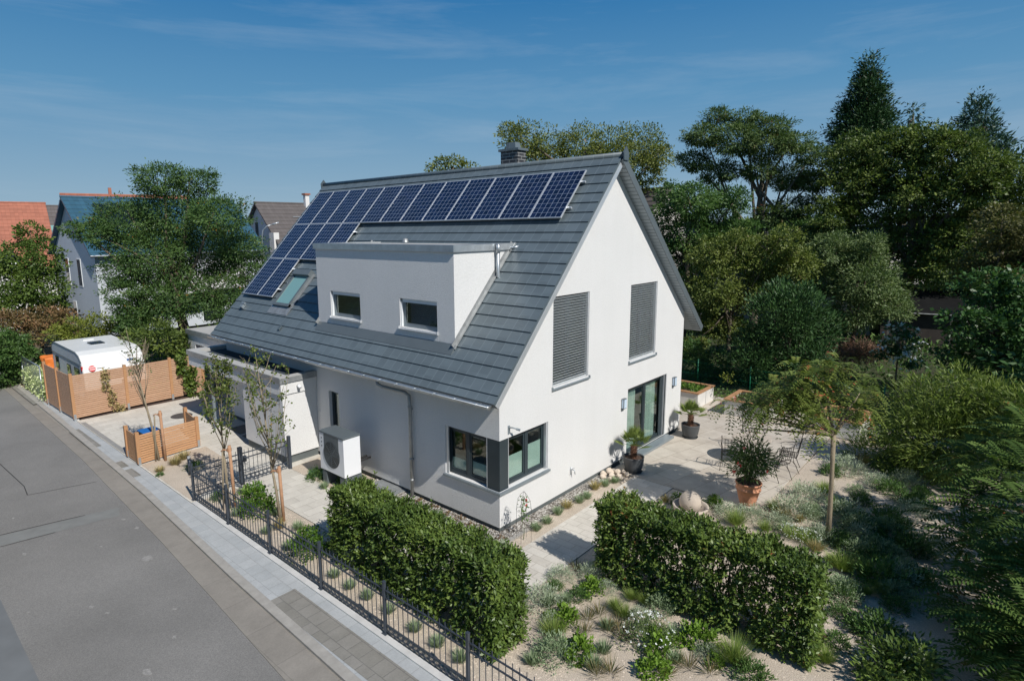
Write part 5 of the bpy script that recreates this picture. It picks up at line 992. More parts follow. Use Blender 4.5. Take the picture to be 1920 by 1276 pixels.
bl = [(4.05, -.20, .10), (4.28, -.34, .12), (4.20, -.12, .12), (4.45, -.18, .13), (4.42, -.48, .10), (4.58, -.34, .11), (4.05, -.42, .09), (4.60, -.60, .10), (4.30, -.60, .08), (4.72, -.46, .09)]
for i, (x, y, r_) in enumerate(sorted(bl)): boulder(x, y, r_*.78, 'pale rounded boulder, %s from the left in the pile by the palm' % ORD[i])
OB = thing('rose_obelisk', (.10, -.60, 0), label='thin wire obelisk by the house corner carrying a climbing rose', cat='plant support')
mb = M()
for k in range(4):
    a = k*math.pi/2+.3; c_, s_ = math.cos(a), math.sin(a); mb.tube([(c_*.17, s_*.17, 0), (c_*.17, s_*.17, .75), (c_*.14, s_*.14, .95), (c_*.07, s_*.07, 1.07), (0, 0, 1.14)], .0035, 5)
for z in (.3, .72): mb.tube([(.17*math.cos(a*.5236), .17*math.sin(a*.5236), z) for a in range(13)], .003, 4)
mk('wire_frame', mb, 'wrought', OB)
RS = thing('climbing_rose', (.12, -.58, 0), label='young climbing rose with one red bloom inside the wire obelisk', cat='rose')
mb = M(); mb.tube([(0, 0, 0), (.03, -.02, .4), (-.02, .02, .8), (.03, 0, 1.0)], .005, 5); mb.tube([(0, 0, 0), (-.06, -.02, .35), (-.03, .05, .75)], .004, 5); mk('stem', mb, 'lf_green', RS)
n = 110; P = np.stack([rng.normal(size=n)*.05, rng.normal(size=n)*.05, rng.uniform(.45, 1.0, n)], 1); put('leaves', leafmesh('leaves', P, rdir(n), rdir(n)+np.array([0, 0, .7]), rng.uniform(.04, .07, n), rng.uniform(.025, .045, n), rng.random(n), ['lf_mid']), RS)
for x, z in ((.04, .92), (.05, .80)): put('bloom', leafmesh('bloom', rng.normal(size=(22, 3))*.010+np.array([x, -.04, z]), rdir(22), rdir(22), np.full(22, .028), np.full(22, .024), rng.random(22), ['petal_red']), RS)

# ---------------------------------------------------------------- neighbouring houses
def house(name, org, rz, L0, D0, ridge, eave, label, wallm, roofm, base_z=0, overhang=.4, gable_over=.35, wins=(), th=.16, grp=None, eave2=None):
    # local x along the ridge 0..L0, local y across (0 = near eave wall), roof ridge at D0/2
    t_ = thing(name, org, rz, label=label, cat='house', group=grp); ys_ = D0/2; sl_ = (ridge-eave)/(ys_); mb = M()
    zt = lambda y: ridge-abs(y-ys_)*sl_-th
    for x in (0, L0): mb.face([(x, 0, base_z), (x, D0, base_z), (x, D0, zt(D0)), (x, ys_, zt(ys_)), (x, 0, zt(0))])
    for y in (0, D0): mb.face([(0, y, base_z), (L0, y, base_z), (L0, y, zt(y)), (0, y, zt(y))])
    mk('wall', mb, wallm, t_)
    mb = M()
    for sg in (-1, 1):
        e = ys_+overhang; P = [(0, ridge), (sg*e, ridge-e*sl_), (sg*e, ridge-e*sl_-th), (0, ridge-th)]
        mb.prism(P, -gable_over, L0+gable_over, lambda u, v, w_: (w_, ys_+u, v))
        s_ = .33
        while s_ < e: mb.box((-gable_over-.01, L0+gable_over+.01), sorted((sg*s_+ys_, sg*(s_+.05)+ys_)), (ridge-s_*sl_-.06, ridge-s_*sl_+.022)); s_ += .36
    r_ = mk('roof', mb, roofm, t_)
    mb = M(); mb.tube([(-gable_over-.03, ys_, ridge+.01), (L0+gable_over+.03, ys_, ridge+.01)], .09, 8); mk('ridge_cap', mb, roofm, r_)
    mb = M(); e = ys_+overhang; mb.tube([(-gable_over, ys_-e-.05, ridge-e*sl_-.06), (L0+gable_over, ys_-e-.05, ridge-e*sl_-.06)], .06, 8); mk('gutter', mb, 'zinc', r_)
    for (face, a, b_, c_, e_) in wins:
        mb = M(); g = M()
        if face == 'x0': mb.box((-.03, .02), (a, b_), (c_, e_)); g.box((-.035, -.029), (a+.06, b_-.06), (c_+.06, e_-.06))
        elif face == 'xL': mb.box((L0-.02, L0+.03), (a, b_), (c_, e_)); g.box((L0+.029, L0+.035), (a+.06, b_-.06), (c_+.06, e_-.06))
        else: mb.box((a, b_), (-.03, .02), (c_, e_)); g.box((a+.06, b_-.06), (-.035, -.029), (c_+.06, e_-.06))
        q = mk('window', mb, 'white_frame', t_); mk('pane', g, 'dark_glass', q)
    return t_, r_, sl_
a0 = math.atan2(-.11, 1)
t_, r_, sl_ = house('neighbour_house', (2.364, 36.1, 0), .017, 11.4, 8.87, 9.14, 5.63, 'grey gabled neighbour house with glossy blue tiles behind the big tree', 'house_grey', 'blue_tile', wins=[('x0', 5.7, 6.5, 3.1, 5.0), ('x0', 3.0, 3.8, 3.1, 5.0), ('x0', 5.0, 5.7, .8, 2.0), ('y0', 2, 3.2, 1, 2.2), ('y0', 6.5, 8, .2, 2.3)])
def onroof(t_, sl_, D0, ridge, x0, x1, s0, s1, mat, name, hgt=.09, par=None):
    c_ = math.cos(math.atan(sl_)); s_ = math.sin(math.atan(sl_)); mb = M()
    mb.box((x0, x1), (s0, s1), (.03, hgt), lambda x, s2, h: (x, D0/2-s2*c_-h*s_, ridge-s2*s_+h*c_)); return mk(name, mb, mat, par or t_)
onroof(t_, sl_, 8.87, 9.14, 1.3, 4.6, .8, 3.3, 'dark_glass', 'solar_collector'); onroof(t_, sl_, 8.87, 9.14, 1.2, 4.7, 3.3, 3.4, 'alu', 'collector_rail')
mb = M(); mb.box((3.2, 6.5), (-1.6, 0), (2.5, 3.9)); mk('balcony', mb, 'house_white', t_)
mb = M(); mb.box((6.9, 9.6), (-.9, .3), (2.6, 4.6)); mk('bay', mb, 'house_white', t_)
t2, r2, s2 = house('red_roofed_house', (4.6, 50.0, 0), R(-12), 9.5, 10, 10.1, 6.4, 'house with a red tiled roof and solar panels rising behind the blue roof', 'house_white', 'red_tile')
for k in range(5): onroof(t2, s2, 10, 10.1, .6+1.1*k, 1.6+1.1*k, .35, 2.0, 'dark_glass', 'solar_panel')
mb = M(); mb.box((3.3, 3.55), (4.9, 5.15), (10, 10.75)); mk('chimney', mb, 'red_tile', r2)
t3, r3, s3 = house('orange_roofed_house', (-9, 56, 0), R(-8), 13.2, 12, 9.5, 4.2, 'big house with an orange tiled roof at the left edge of the picture', 'house_white', 'red_tile', wins=[('xL', 3, 4, 3, 4.2)])
t4, r4, s4 = house('brown_roofed_house', (3.6, 60.5, 0), R(-8), 9, 9.5, 9.45, 4.5, 'house with a brown tiled roof and skylight beside the orange roof', 'house_white', 'brown_tile')
onroof(t4, s4, 9.5, 9.45, 1.2, 2.7, 2.8, 4.0, 'sky_glass', 'skylight', .12)
t5, r5, s5 = house('brown_gabled_house', (17.7, 39.5, 0), -.02, 7.4, 8.78, 9.29, 5.17, 'white house with a brown tiled roof and white chimney left of the solar panels', 'house_white', 'brown_tile', wins=[('x0', 4.5, 5.2, 5.9, 7.6), ('x0', 1.3, 2.0, 2.6, 3.8), ('x0', 5.6, 6.4, 2.2, 4.2)], overhang=.35)
mb = M(); mb.box((4.55, 4.95), (3.9, 4.3), (8.6, 10.1)); ck = mk('chimney', mb, 'house_white', r5); mb = M(); mb.box((4.45, 5.05), (3.8, 4.4), (10.1, 10.25)); mk('chimney_cap', mb, 'red_tile', ck)
onroof(t5, s5, 8.78, 9.29, 2.6, 5.6, 1.9, 2.0, 'zinc_dull', 'snow_guard'); mb = M(); mb.box((2.3, 2.42), (-.1, 3.2), (5.5, 5.6))
mb = M(); mb.box((-.5, .0), (.9, 1.7), (0, 6.6)); mk('wall_pier', mb, 'house_white', t5)
t6, r6, s6 = house('far_red_house', (13.5, 60, 0), R(-20), 8, 8, 9.2, 6, 'small piece of a red roof between the blue roof and the brown roofed house', 'house_white', 'red_tile')
t7, r7, s7 = house('white_garage_house', (-6.5, 41.6, 0), R(-5), 5.6, 8, 5.4, 4.9, 'low white building behind the green tree at the left edge', 'house_white', 'bitumen')
t8, r8, s8 = house('hidden_brown_house', (33.5, 9, 0), R(75), 9, 9, 9.3, 5.6, 'house with a grey brown roof glimpsed through the trees beside the gable', 'stucco_grey', 'brown_tile', wins=[('y0', 2, 3.2, 3.5, 5), ('y0', 5, 6.2, 3.5, 5)])
t9, r9, s9 = house('hidden_white_house', (42, -3, 0), R(80), 10, 9, 6.6, 4.2, 'pale house glimpsed between the trunks of the feathery tree', 'stucco_grey', 'brown_tile', wins=[('y0', 2, 3.2, 2, 3.4), ('y0', 5, 6.2, 2, 3.4)])
SH = thing('garden_shed', (31.5, -3.2, 0), R(10), label='dark garden shed with a low black roof under the trees on the right', cat='shed')
mb = M(); mb.box((.3, 3.7), (-5.2, 1.0), (0, 1.9)); mk('wall', mb, 'dark_wood', SH); mb = M(); mb.prism([(0, 1.85), (4.2, 3.1), (4.2, 3.0), (0, 1.75)], -5.5, 1.3, lambda u, v, w_: (u, w_, v)); mk('roof', mb, 'felt', SH)
mb = M(); mb.tube([(-.0, 1.25, 1.8), (-.0, -5.5, 1.8)], .04, 6); mk('gutter', mb, 'zinc_dull', SH)
for yy in (.6, -2.2): mb = M(); mb.box((-.3, -.2), (yy, yy+.1), (0, 1.75)); mk('post', mb, 'bench_grey', SH)
SL = thing('street_lamp', (13.9, 36.2, 0), label='grey street lamp with a curved arm in front of the brown gabled house', cat='street lamp')
mb = M(); mb.tube([(0, 0, 0), (0, 0, 6.2), (.1, -.06, 6.8), (.35, -.2, 7.1), (.75, -.42, 7.25)], [.07, .05, .045, .04, .035], 8); mk('pole', mb, 'zinc', SL, smooth=True); mb = M(); mb.tube([(.75, -.42, 7.25), (1.15, -.66, 7.38)], [.06, .05], 8); mk('lamp_head', mb, 'alu', SL, smooth=True)

t10, r10, s10 = house('opposite_house', (-19.5, 16, 0), R(-90), 12, 9, 8.5, 5.5, 'pale rendered house with a brown roof across the road', 'house_white', 'brown_tile', wins=[('y0', 2, 3.4, 1, 2.3), ('y0', 7, 8.4, 1, 2.3), ('y0', 4.5, 5.6, 3.6, 4.9)])

# ---------------------------------------------------------------- trees and shrubs
tree('robinia_tree', 'robinia', 'lf_robinia', 'big dark feathery robinia in front of the blue roofed house', 'tree', base_=(2.35, 22.5, 0), trunk=.30, leaf=.125, aspect=.42, dens=1.15, squash=.66, inner=.6, jit=1.6, clump=34, cs=.14)
tree('maple_tree', 'greentree', 'lf_green', 'fresh green maple in front of the orange roof at the left edge', 'tree', trunk=.16, leaf=.13, aspect=.75, dens=1.2, clump=22)
tree('walnut_tree', 'walnut', 'lf_walnut', 'yellowish green tree rising behind the chimney and ridge', 'tree', trunk=.3, leaf=.17, aspect=.5, dens=.95, jit=1.5, clump=28, cs=.15)
tree('linden_tree', 'dome', 'lf_walnut', 'small green treetop just above the ridge, left of the chimney', 'tree', trunk=.25, leaf=.26, aspect=.6, dens=1.2)
tree('ailanthus_tree', 'ailanthus', 'lf_ailanthus', 'tall spreading feathery tree with rusty seed clusters right of the gable', 'tree', trunk=.26, leaf=.155, aspect=.34, dens=1.5, squash=.62, jit=1.4, droop=.2, clump=34, cs=.14, maxn=18)
tree('cherry_tree', 'midtree', 'lf_mid', 'mid green leafy tree directly behind the gable verge', 'tree', trunk=.18, leaf=.13, aspect=.5, dens=1.6, jit=1.2)
tree('hazel_bush', 'loosebush', 'lf_loose', 'tall loose yellow green bush beside the gable wall', 'shrub', trunk=.10, leaf=.105, aspect=.6, dens=1.5, jit=1.3, cs=.14)
tree('willow_bush', 'greygreen', 'lf_greygreen', 'rounded grey green bush in the middle of the right hand trees', 'shrub', trunk=.12, leaf=.12, aspect=.42, dens=1.5, jit=1.3)
tree('yew_shrub', 'yew', 'lf_yew', 'very dark dense conifer shrub behind the raised beds', 'shrub', trunk=.12, leaf=.16, aspect=.3, dens=1.5, squash=1.1, upw=.1, droop=-.8)
tree('privet_shrub', 'rearshrub', 'lf_mid', 'low green shrubs just behind the wire fence beside the house corner', 'shrub', trunk=.05, leaf=.11, aspect=.5, dens=1.2)
tree('horse_chestnut_tree', 'bigdark', 'lf_dark', 'huge dark green broad crown filling the right background', 'tree', trunk=.22, leaf=.145, aspect=.55, dens=1.15, jit=1.3, clump=26, cs=.12, maxn=18)
tree('hawthorn_bush', 'olivebush', 'lf_olive', 'olive brown bush at the right edge below the chestnut', 'shrub', trunk=.12, leaf=.12, aspect=.5, dens=1.1, jit=1.2)
tree('viburnum_bush', 'viburnum', 'lf_viburnum', 'dark large leaved bush at the right edge above the bamboo', 'shrub', trunk=.10, leaf=.125, aspect=.75, dens=1.2)
tree('bamboo_clump', 'bamboo', 'lf_bamboo', 'light yellow green feathery bamboo mass right of the terrace', 'bamboo', trunk=.03, leaf=.17, aspect=.16, dens=.85, jit=1.2, clump=16, squash=1.0, droop=-.2, barkmat='lf_gold', maxn=16)
tree('beech_hedge', 'lefthedge', 'lf_mid', 'trimmed dark green hedge beside the road at the left edge', 'hedge', trunk=.06, leaf=.11, aspect=.5, dens=1.5, inner=.6)
tree('smoke_bush', 'russet', 'lf_russet', 'reddish brown bush between the left hedge and the grey house', 'shrub', trunk=.08, leaf=.14, aspect=.5, dens=1.1)
tree('golden_elder', 'goldbush', 'lf_gold', 'yellow green bushes behind the caravan roof', 'shrub', trunk=.08, leaf=.13, aspect=.4, dens=1.1)
tree('laurel_shrub', 'darkback', 'lf_dark', 'dark shrubs under the robinia behind the caravan', 'shrub', trunk=.08, leaf=.15, aspect=.45, dens=1.2)
tree('bronze_grass', 'bronze', 'lf_bronze', 'mound of reddish brown grass beyond the wire fence', 'ornamental grass', trunk=.02, leaf=.3, aspect=.06, dens=2.4, droop=.1, squash=.6, inner=.2)
rt = tree('rose_bush', 'rose', 'lf_viburnum', 'tall bush covered in white roses behind the green fence', 'rose bush', trunk=.04, leaf=.12, aspect=.6, dens=1.0)
P = lobes_leaves(LB['rose'], leaf=.13, aspect=.95, dens=.20, clump=4, inner=.9, origin=rt.location, cs=.05); put('blossom', leafmesh('blossom', *P, ['petal_white']), rt)
tree('hornbeam_tree', 'backfill', 'lf_mid', 'dark trees half hidden between the feathery tree and the chestnut', 'tree', trunk=.2, leaf=.17, aspect=.5, dens=1.6)
# conifers: stacked drooping boughs
def conifer(name, key, leafmat, label, leaf, dens, droop, base_=None, clump=16):
    return tree(name, key, leafmat, label, 'conifer', base_=base_, trunk=.35, leaf=leaf, aspect=.3, dens=dens, squash=.9, droop=droop, clump=clump, jit=.7, cs=.14, inner=.3, maxn=4)
conifer('sequoia_tree', 'sequoia', 'lf_sequoia', 'tall dark conical sequoia above the right hand trees', .30, 1.5, -.2)
conifer('young_fir', 'tipfir', 'lf_spruce', 'pointed tip of a small conifer between sequoia and blue spruce', .28, 1.6, .1)
conifer('blue_spruce', 'spruce', 'lf_spruce', 'blue green spruce with open branches near the right edge', .24, 1.1, -.1)
conifer('far_pine', 'fartree', 'lf_sequoia', 'dark conifer top at the extreme right below the spruce', .4, 1.3, 0)
# hedges of glossy-leaved shrubs
def hedge(name, x0, x1, y0, y1, h, label, n):
    t_ = thing(name, ((x0+x1)/2, (y0+y1)/2, 0), label=label, cat='hedge'); hx, hy = (x1-x0)/2, (y1-y0)/2
    ncl = n//9; c = np.stack([rng.uniform(-1, 1, ncl), rng.uniform(-1, 1, ncl), rng.uniform(.03, 1, ncl)], 1)
    ax = rng.integers(0, 5, ncl); k = rng.random(ncl) < .82; c[:, 0] = np.where(k & (ax < 2), np.where(rng.random(ncl) < .5, -1, 1)*rng.uniform(.72, 1, ncl), c[:, 0]); c[:, 1] = np.where(k & (ax == 2), np.sign(c[:, 1])*rng.uniform(.9, 1, ncl), c[:, 1]); c[:, 2] = np.where(k & (ax >= 3), rng.uniform(.86, 1.0, ncl), c[:, 2])
    wob = 1+.06*np.sin(c[:, 1]*7+1)+.06*np.sin(c[:, 1]*17+c[:, 2]*5)
    C_ = c*np.array([hx, hy, h]); C_[:, 0] *= wob; C_[:, 2] *= 1+.02*np.sin(c[:, 1]*9)+.025*np.sin(c[:, 1]*23+2)
    gap = np.sin(c[:, 1]*11+c[:, 2]*3)*np.cos(c[:, 2]*7+c[:, 1]*3) > np.where(c[:, 2] > .75, 2., .93-.25*(1-c[:, 2])); C_ = C_[~gap]; ncl = len(C_)
    C_ += (rng.random((ncl, 1)) < .07)*(rdir(ncl)+np.array([0, 0, .6]))*rng.uniform(.02, .11, (ncl, 1))
    outd = np.stack([c[:, 0]*1.2, c[:, 1]**9, (c[:, 2] > .82)*1.1], 1)[~gap]; q = 9
    a = rdir(ncl)*.35+outd+np.array([0, 0, .45]); cc = np.repeat(C_, q, 0)+np.repeat(norm(a), q, 0)*(rng.random((ncl*q, 1))*.10)+rng.normal(size=(ncl*q, 3))*.02
    D = norm(np.repeat(norm(a), q, 0)*.75+rdir(ncl*q)*.95); Nn = norm(rdir(ncl*q)*.6+np.array([0, 0, .9])+np.repeat(outd, q, 0)*.4); m_ = len(cc)
    cc[:, 2] = np.maximum(cc[:, 2], .03)
    put('foliage', leafmesh('foliage', cc, D, Nn, rng.uniform(.06, .10, m_), rng.uniform(.028, .042, m_), np.repeat(np.clip(.5+.35*np.sin(C_[:, 1]*3.1+C_[:, 2]*2.2)*np.cos(C_[:, 2]*4-C_[:, 0]*3)+.28*rng.normal(size=ncl), 0, 1), q)*.7+rng.random(m_)*.31, ['lf_hedge'], curl=.08), t_)
    mb = M(); y = -hy+.15
    while y < hy:
        for s_ in range(4): mb.tube([(random.uniform(-.1, .1), y, -.02), (random.uniform(-.2, .2), y+random.uniform(-.12, .12), h*.45), (random.uniform(-.28, .28), y+random.uniform(-.25, .25), h*.9)], [.014, .010, .004], 5)
        y += .36
    mk('stems', mb, 'bark', t_)
    n2 = 12
    for i in range(n2):
        p = np.array([random.choice((-1, 1))*hx*1.0, random.uniform(-hy, hy), random.uniform(.2, h*.6)]); put('red_shoot', leafmesh('red_shoot', rng.normal(size=(4, 3))*.015+p, rdir(4), rdir(4), np.full(4, .05), np.full(4, .022), rng.random(4), ['petal_red']), t_)
    return t_
hedge('laurel_hedge', -3.10, -2.46, -2.6, 1.8, 1.53, 'glossy evergreen hedge behind the street fence, left of two', 56000)
hedge('laurel_hedge', -.08, .58, -6.2, -2.56, 1.52, 'glossy evergreen hedge on the garden side, right of two', 54000)
# young street trees tied to stakes
def street_tree(x, y, h, lean, spread, leaves, label, top=.0, stake_h=1.3, nb=18, lm='lf_street', fork=1.35):
    t_ = thing('street_tree', (x, y, 0), label=label, cat='tree', group='young trees along the street'); mb = M(); lx, ly = lean
    mb.tube([(0, 0, -.05), (lx*.2, ly*.2, fork*.6), (lx*.4, ly*.4, fork), (lx*.7, ly*.7, h*.7), (lx, ly, h)], [.038, .032, .027, .015, .005], 8); tips = []
    for i in range(nb):
        z0 = random.uniform(fork*.9, h*.9); t0 = z0/h; a = i*2.4+random.uniform(-.3, .3); r_ = spread*random.uniform(.5, 1)*(1-.3*t0); z1 = z0+random.uniform(.6, 1.0)*(h-z0)*random.uniform(.6, 1)
        p0 = Vector((lx*t0, ly*t0, z0)); p2 = Vector((lx*t0+r_*math.cos(a), ly*t0+r_*math.sin(a), z1)); pm_ = p0.lerp(p2, .5)+Vector((math.cos(a)*r_*.12, math.sin(a)*r_*.12, -.05)); mb.tube([p0, pm_, p2], [.013, .008, .003], 5); tips.append((p0, pm_, p2))
        for j in range(3):
            e = pm_.lerp(p2, random.uniform(0, .9)); e2 = e+Vector((random.uniform(-.28, .28), random.uniform(-.28, .28), random.uniform(0, .3))); mb.tube([e, e2], [.005, .002], 4); tips.append((e, e.lerp(e2, .5), e2))
    tips += [(Vector((lx*.6, ly*.6, h*.6)), Vector((lx*.8, ly*.8, h*.8)), Vector((lx, ly, h)))]*6
    mk('trunk', mb, 'bark_pale', t_, smooth=True)
    if leaves:
        P = []; V_ = []
        for _ in range(leaves//4):
            p0, pm_, p2 = random.choice(tips); t2 = random.uniform(.3, 1.08); b_ = (p0.lerp(pm_, t2*2) if t2 < .5 else pm_.lerp(p2, t2*2-1)); v_ = random.random()
            for _k in range(4): P.append(b_+Vector([random.gauss(0, .045) for _ in range(3)])); V_.append(v_)
        n = len(P); put('foliage', leafmesh('foliage', np.array([tuple(p) for p in P]), rdir(n)+np.array([0, 0, -.5]), rdir(n)+np.array([0, 0, .5]), rng.uniform(.05, .08, n), rng.uniform(.042, .066, n), np.array(V_)*.8+rng.random(n)*.2, [lm], curl=.1), t_)
    return t_
def stakes(x, y, h, label, two=True):
    t_ = thing('tree_stake', (x, y, 0), label=label, cat='tree stake', group='wooden stakes holding the young trees'); mb = M(); mb.tube([(.12, -.12, -.05), (.10, -.10, h)], .038, 10); mk('pole', mb, 'stake', t_, smooth=True)
    if two: mb = M(); mb.tube([(-.10, .05, -.05), (-.02, .02, h*.9)], .022, 8); mk('pole', mb, 'bark_pale', t_, smooth=True)
    mb = M()
    for k in range(4): mb.tube([(.10+.05*math.cos(a*.5236), -.08+.05*math.sin(a*.5236), h-.14+.02*k) for a in range(13)], .011, 5)
    mb.tube([(.06, -.05, h-.12), (0, .0, h-.1), (-.05, .03, h-.14)], .018, 6); mk('rope_tie', mb, 'rope', t_, smooth=True)
street_tree(-3.42, 10.35, 3.9, (-.28, .75), .55, 170, 'nearly leafless young tree leaning over the low bin screen', nb=26, lm='lf_greygreen', fork=1.7); stakes(-3.42, 10.3, 1.55, 'wooden stakes of the leafless tree by the bin screen')
street_tree(-3.45, 5.75, 3.75, (.12, .45), .62, 1500, 'leafy young street tree just inside the fence corner', nb=16); stakes(-3.48, 5.75, 1.62, 'wooden stakes of the leafy young tree at the fence corner')
street_tree(-2.98, 4.15, 4.0, (-.1, .45), .72, 760, 'sparse young street tree with scattered yellow green leaves before the entrance block', nb=20); stakes(-3.02, 4.28, 1.35, 'wooden stakes with a rope tie of the sparse tree', two=False)
# silk tree on the terrace edge
ST = thing('silk_tree', (4.44, -5.5, 0), label='small silk tree with a bare pale trunk and spreading feathery crown beside the terrace', cat='tree')
mb = M(); mb.tube([(0, 0, -.05), (.02, .02, .8), (-.01, .04, 1.6), (.03, .08, 2.35)], [.06, .048, .042, .05], 12)
lim = [(-.9, .9, 2.75), (-.55, 1.35, 3.0), (.35, .9, 3.35), (.9, .3, 3.3), (1.1, -.5, 3.1), (.3, -.5, 3.55), (-.3, .3, 3.65), (.6, 1.3, 2.8), (-1.2, .2, 2.8), (-.1, 1.9, 2.65), (.9, .9, 3.55), (.2, .2, 3.9)]
lim = [(a-.12, b_+.2, 2.35+(c_-2.35)*.8) for a, b_, c_ in lim]+[(-1.2, 1.5, 2.5), (.2, 1.4, 3.1)]
for p in lim: q = Vector(p); mb.tube([(.03, .08, 2.33), (q.x*.45, q.y*.45+.05, 2.33+(q.z-2.33)*.55), (q.x*.75, q.y*.75, 2.33+(q.z-2.33)*.8), q], [.032, .024, .015, .006], 7)
mk('trunk', mb, 'bark_pale', ST, smooth=True)
def frond_cloud(centers, nf, L0, nl, lw, ll, matn, parent, name='foliage', droop=.35, rad=.4, vjit=.2):
    P = []; D = []; Nn = []; LL = []; V_ = []
    for (x, y, z, r_) in centers:
        for k in range(nf):
            d0 = Vector(rdir(1)[0]); d0.z = d0.z*.5+.12; d0.normalize(); b_ = Vector((x, y, z))+d0*r_*random.uniform(.1, .7)+Vector((0, 0, random.uniform(-.3, .35)*r_)); L_f = L0*random.uniform(.7, 1.15); s_ = d0.cross(Vector((0, 0, 1)))
            if s_.length < .1: continue
            s_.normalize(); nn = s_.cross(d0).normalized(); v_ = random.random()
            for i in range(nl):
                t2 = (i+.6)/nl; c_ = b_+d0*L_f*t2+Vector((0, 0, .22*t2-droop*1.4*t2*t2))*L_f
                tl_ = ll*(1-.55*abs(t2-.45)*1.3)
                for sg in (-1, 1): P.append(tuple(c_)); D.append(tuple(s_*sg+d0*.38+Vector((0, 0, -.28)))); Nn.append(tuple(nn+Vector((0, 0, .5)))); LL.append(tl_*random.uniform(.85, 1.1)); V_.append(v_*.85+random.random()*.15)
    n = len(P); return put(name, leafmesh(name, np.array(P), np.array(D), np.array(Nn), np.array(LL), np.full(n, lw), np.array(V_), [matn]), parent)
cl = [(p[0], p[1], p[2]-.02, .38) for p in lim]+[(p[0]*.8, p[1]*.8, p[2]-.1, .34) for p in lim]+[(-.2, .9, 3.3, .4), (.1, .3, 3.4, .4), (.5, -.3, 3.0, .34), (-1.1, 1.4, 2.45, .3), (-.7, 1.9, 2.35, .3), (.3, 1.0, 3.4, .4), (-.4, .3, 2.7, .35), (.5, .6, 2.8, .35)]
frond_cloud([(a*.75 if a < -.5 else a, b_*.8 if a < -.5 else b_, c_+(.42+random.uniform(-.2, .25) if a < -.45 else random.uniform(-.3, .3)), r_*.85) for a, b_, c_, r_ in cl]+[(-.1, .5, 3.75, .28), (.2, .1, 3.8, .26), (.5, .5, 3.6, .28)], 21, .36, 9, .034, .115, 'lf_silk', ST, droop=.75)
for i in range(9):
    p = random.choice(cl); q = np.array(p[:3])+rng.normal(size=3)*.18; put('pink_blossom', leafmesh('pink_blossom', rng.normal(size=(14, 3))*.02+q, rdir(14), rdir(14), np.full(14, .06), np.full(14, .012), rng.random(14), ['petal_pink']), ST)
# sumac close to the camera on the right
SX = (3.4, -9.6, 0)
SU = thing('sumac_tree', SX, label='large sumac with long pinnate leaves and some red leaflets at the lower right edge', cat='tree')
sl2 = [(a-SX[0]+.25, b_-SX[1]-.3, c_-.1, .48) for a, b_, c_ in SUMAC]
extra = [(-1.2, -2.2, 1.6, .9), (0, -2.6, 2.2, 1.), (1.5, -2.6, 2.6, 1.), (3.0, -2.4, 2.8, 1.), (-2.2, -2.4, 1.2, .8), (4.5, -1.8, 2.8, 1.)]
mb = M()
for l in sl2[::2]+extra: mb.tube([(random.uniform(-.1, .4), random.uniform(-.3, .3), 0), (l[0]*.35+.3, l[1]*.35-.2, l[2]*.45), (l[0]*.75, l[1]*.75, l[2]*.8), (l[0], l[1], l[2])], [.05, .038, .024, .010], 7)
mk('trunk', mb, 'bark', SU, smooth=True)
frond_cloud(sl2, 38, .72, 12, .042, .17, 'lf_sumac', SU, droop=.38)
frond_cloud(extra, 40, .85, 10, .055, .21, 'lf_sumac', SU, name='upper_foliage', droop=.42)
# broadleaf shrub at the bottom edge and trees beyond the frame whose shade falls on the garden
LB['bottom'] = [(.55, -7.15, .25, .34), (.25, -7.0, .12, .28), (.95, -7.35, .2, .32), (.6, -7.4, .4, .24)]
tree('cherry_laurel', 'bottom', 'lf_hedge', 'low glossy green shrub at the bottom edge near the sumac', 'shrub', trunk=.02, leaf=.10, aspect=.4, dens=1.3, inner=.2)
LB['shade1'] = [(-.4, -12.9, 4.4, 1.2), (1.5, -13.1, 4.8, 1.3), (3.4, -13.2, 5.0, 1.4), (5.4, -13.4, 5.2, 1.5), (7.4, -13.5, 5.3, 1.6), (9.6, -13.4, 5.2, 1.7)]
tree('plum_tree', 'shade1', 'lf_dark', 'tree standing just beyond the right edge, shading the gravel garden', 'tree', trunk=.18, leaf=.22, aspect=.6, dens=.62)
LB['across1'] = [(-15.5, 3, 5, 2), (-15, 1.5, 3.8, 1.6), (-16.5, 5, 4.4, 1.8)]
tree('roadside_tree', 'across1', 'lf_mid', 'mid green tree across the road, nearer the pale house', 'tree', trunk=.2, leaf=.3, aspect=.6, dens=.9)
LB['across2'] = [(-17, -4, 4, 2.2), (-16, -6, 3.4, 2), (-17, -1, 3, 1.6)]
tree('roadside_tree', 'across2', 'lf_dark', 'dark tree across the road, opposite the garden hedge', 'tree', trunk=.2, leaf=.3, aspect=.6, dens=.9)
LB['rightmass'] = [(13, -9.5, 2.6, 1.6), (15, -11, 3.4, 2.), (12, -11.2, 2.8, 1.5), (17, -8.6, 2.6, 1.5)]
tree('lilac_bush', 'rightmass', 'lf_viburnum', 'dark green shrubs beyond the bamboo at the right edge', 'shrub', trunk=.1, leaf=.2, aspect=.6, dens=1.2)
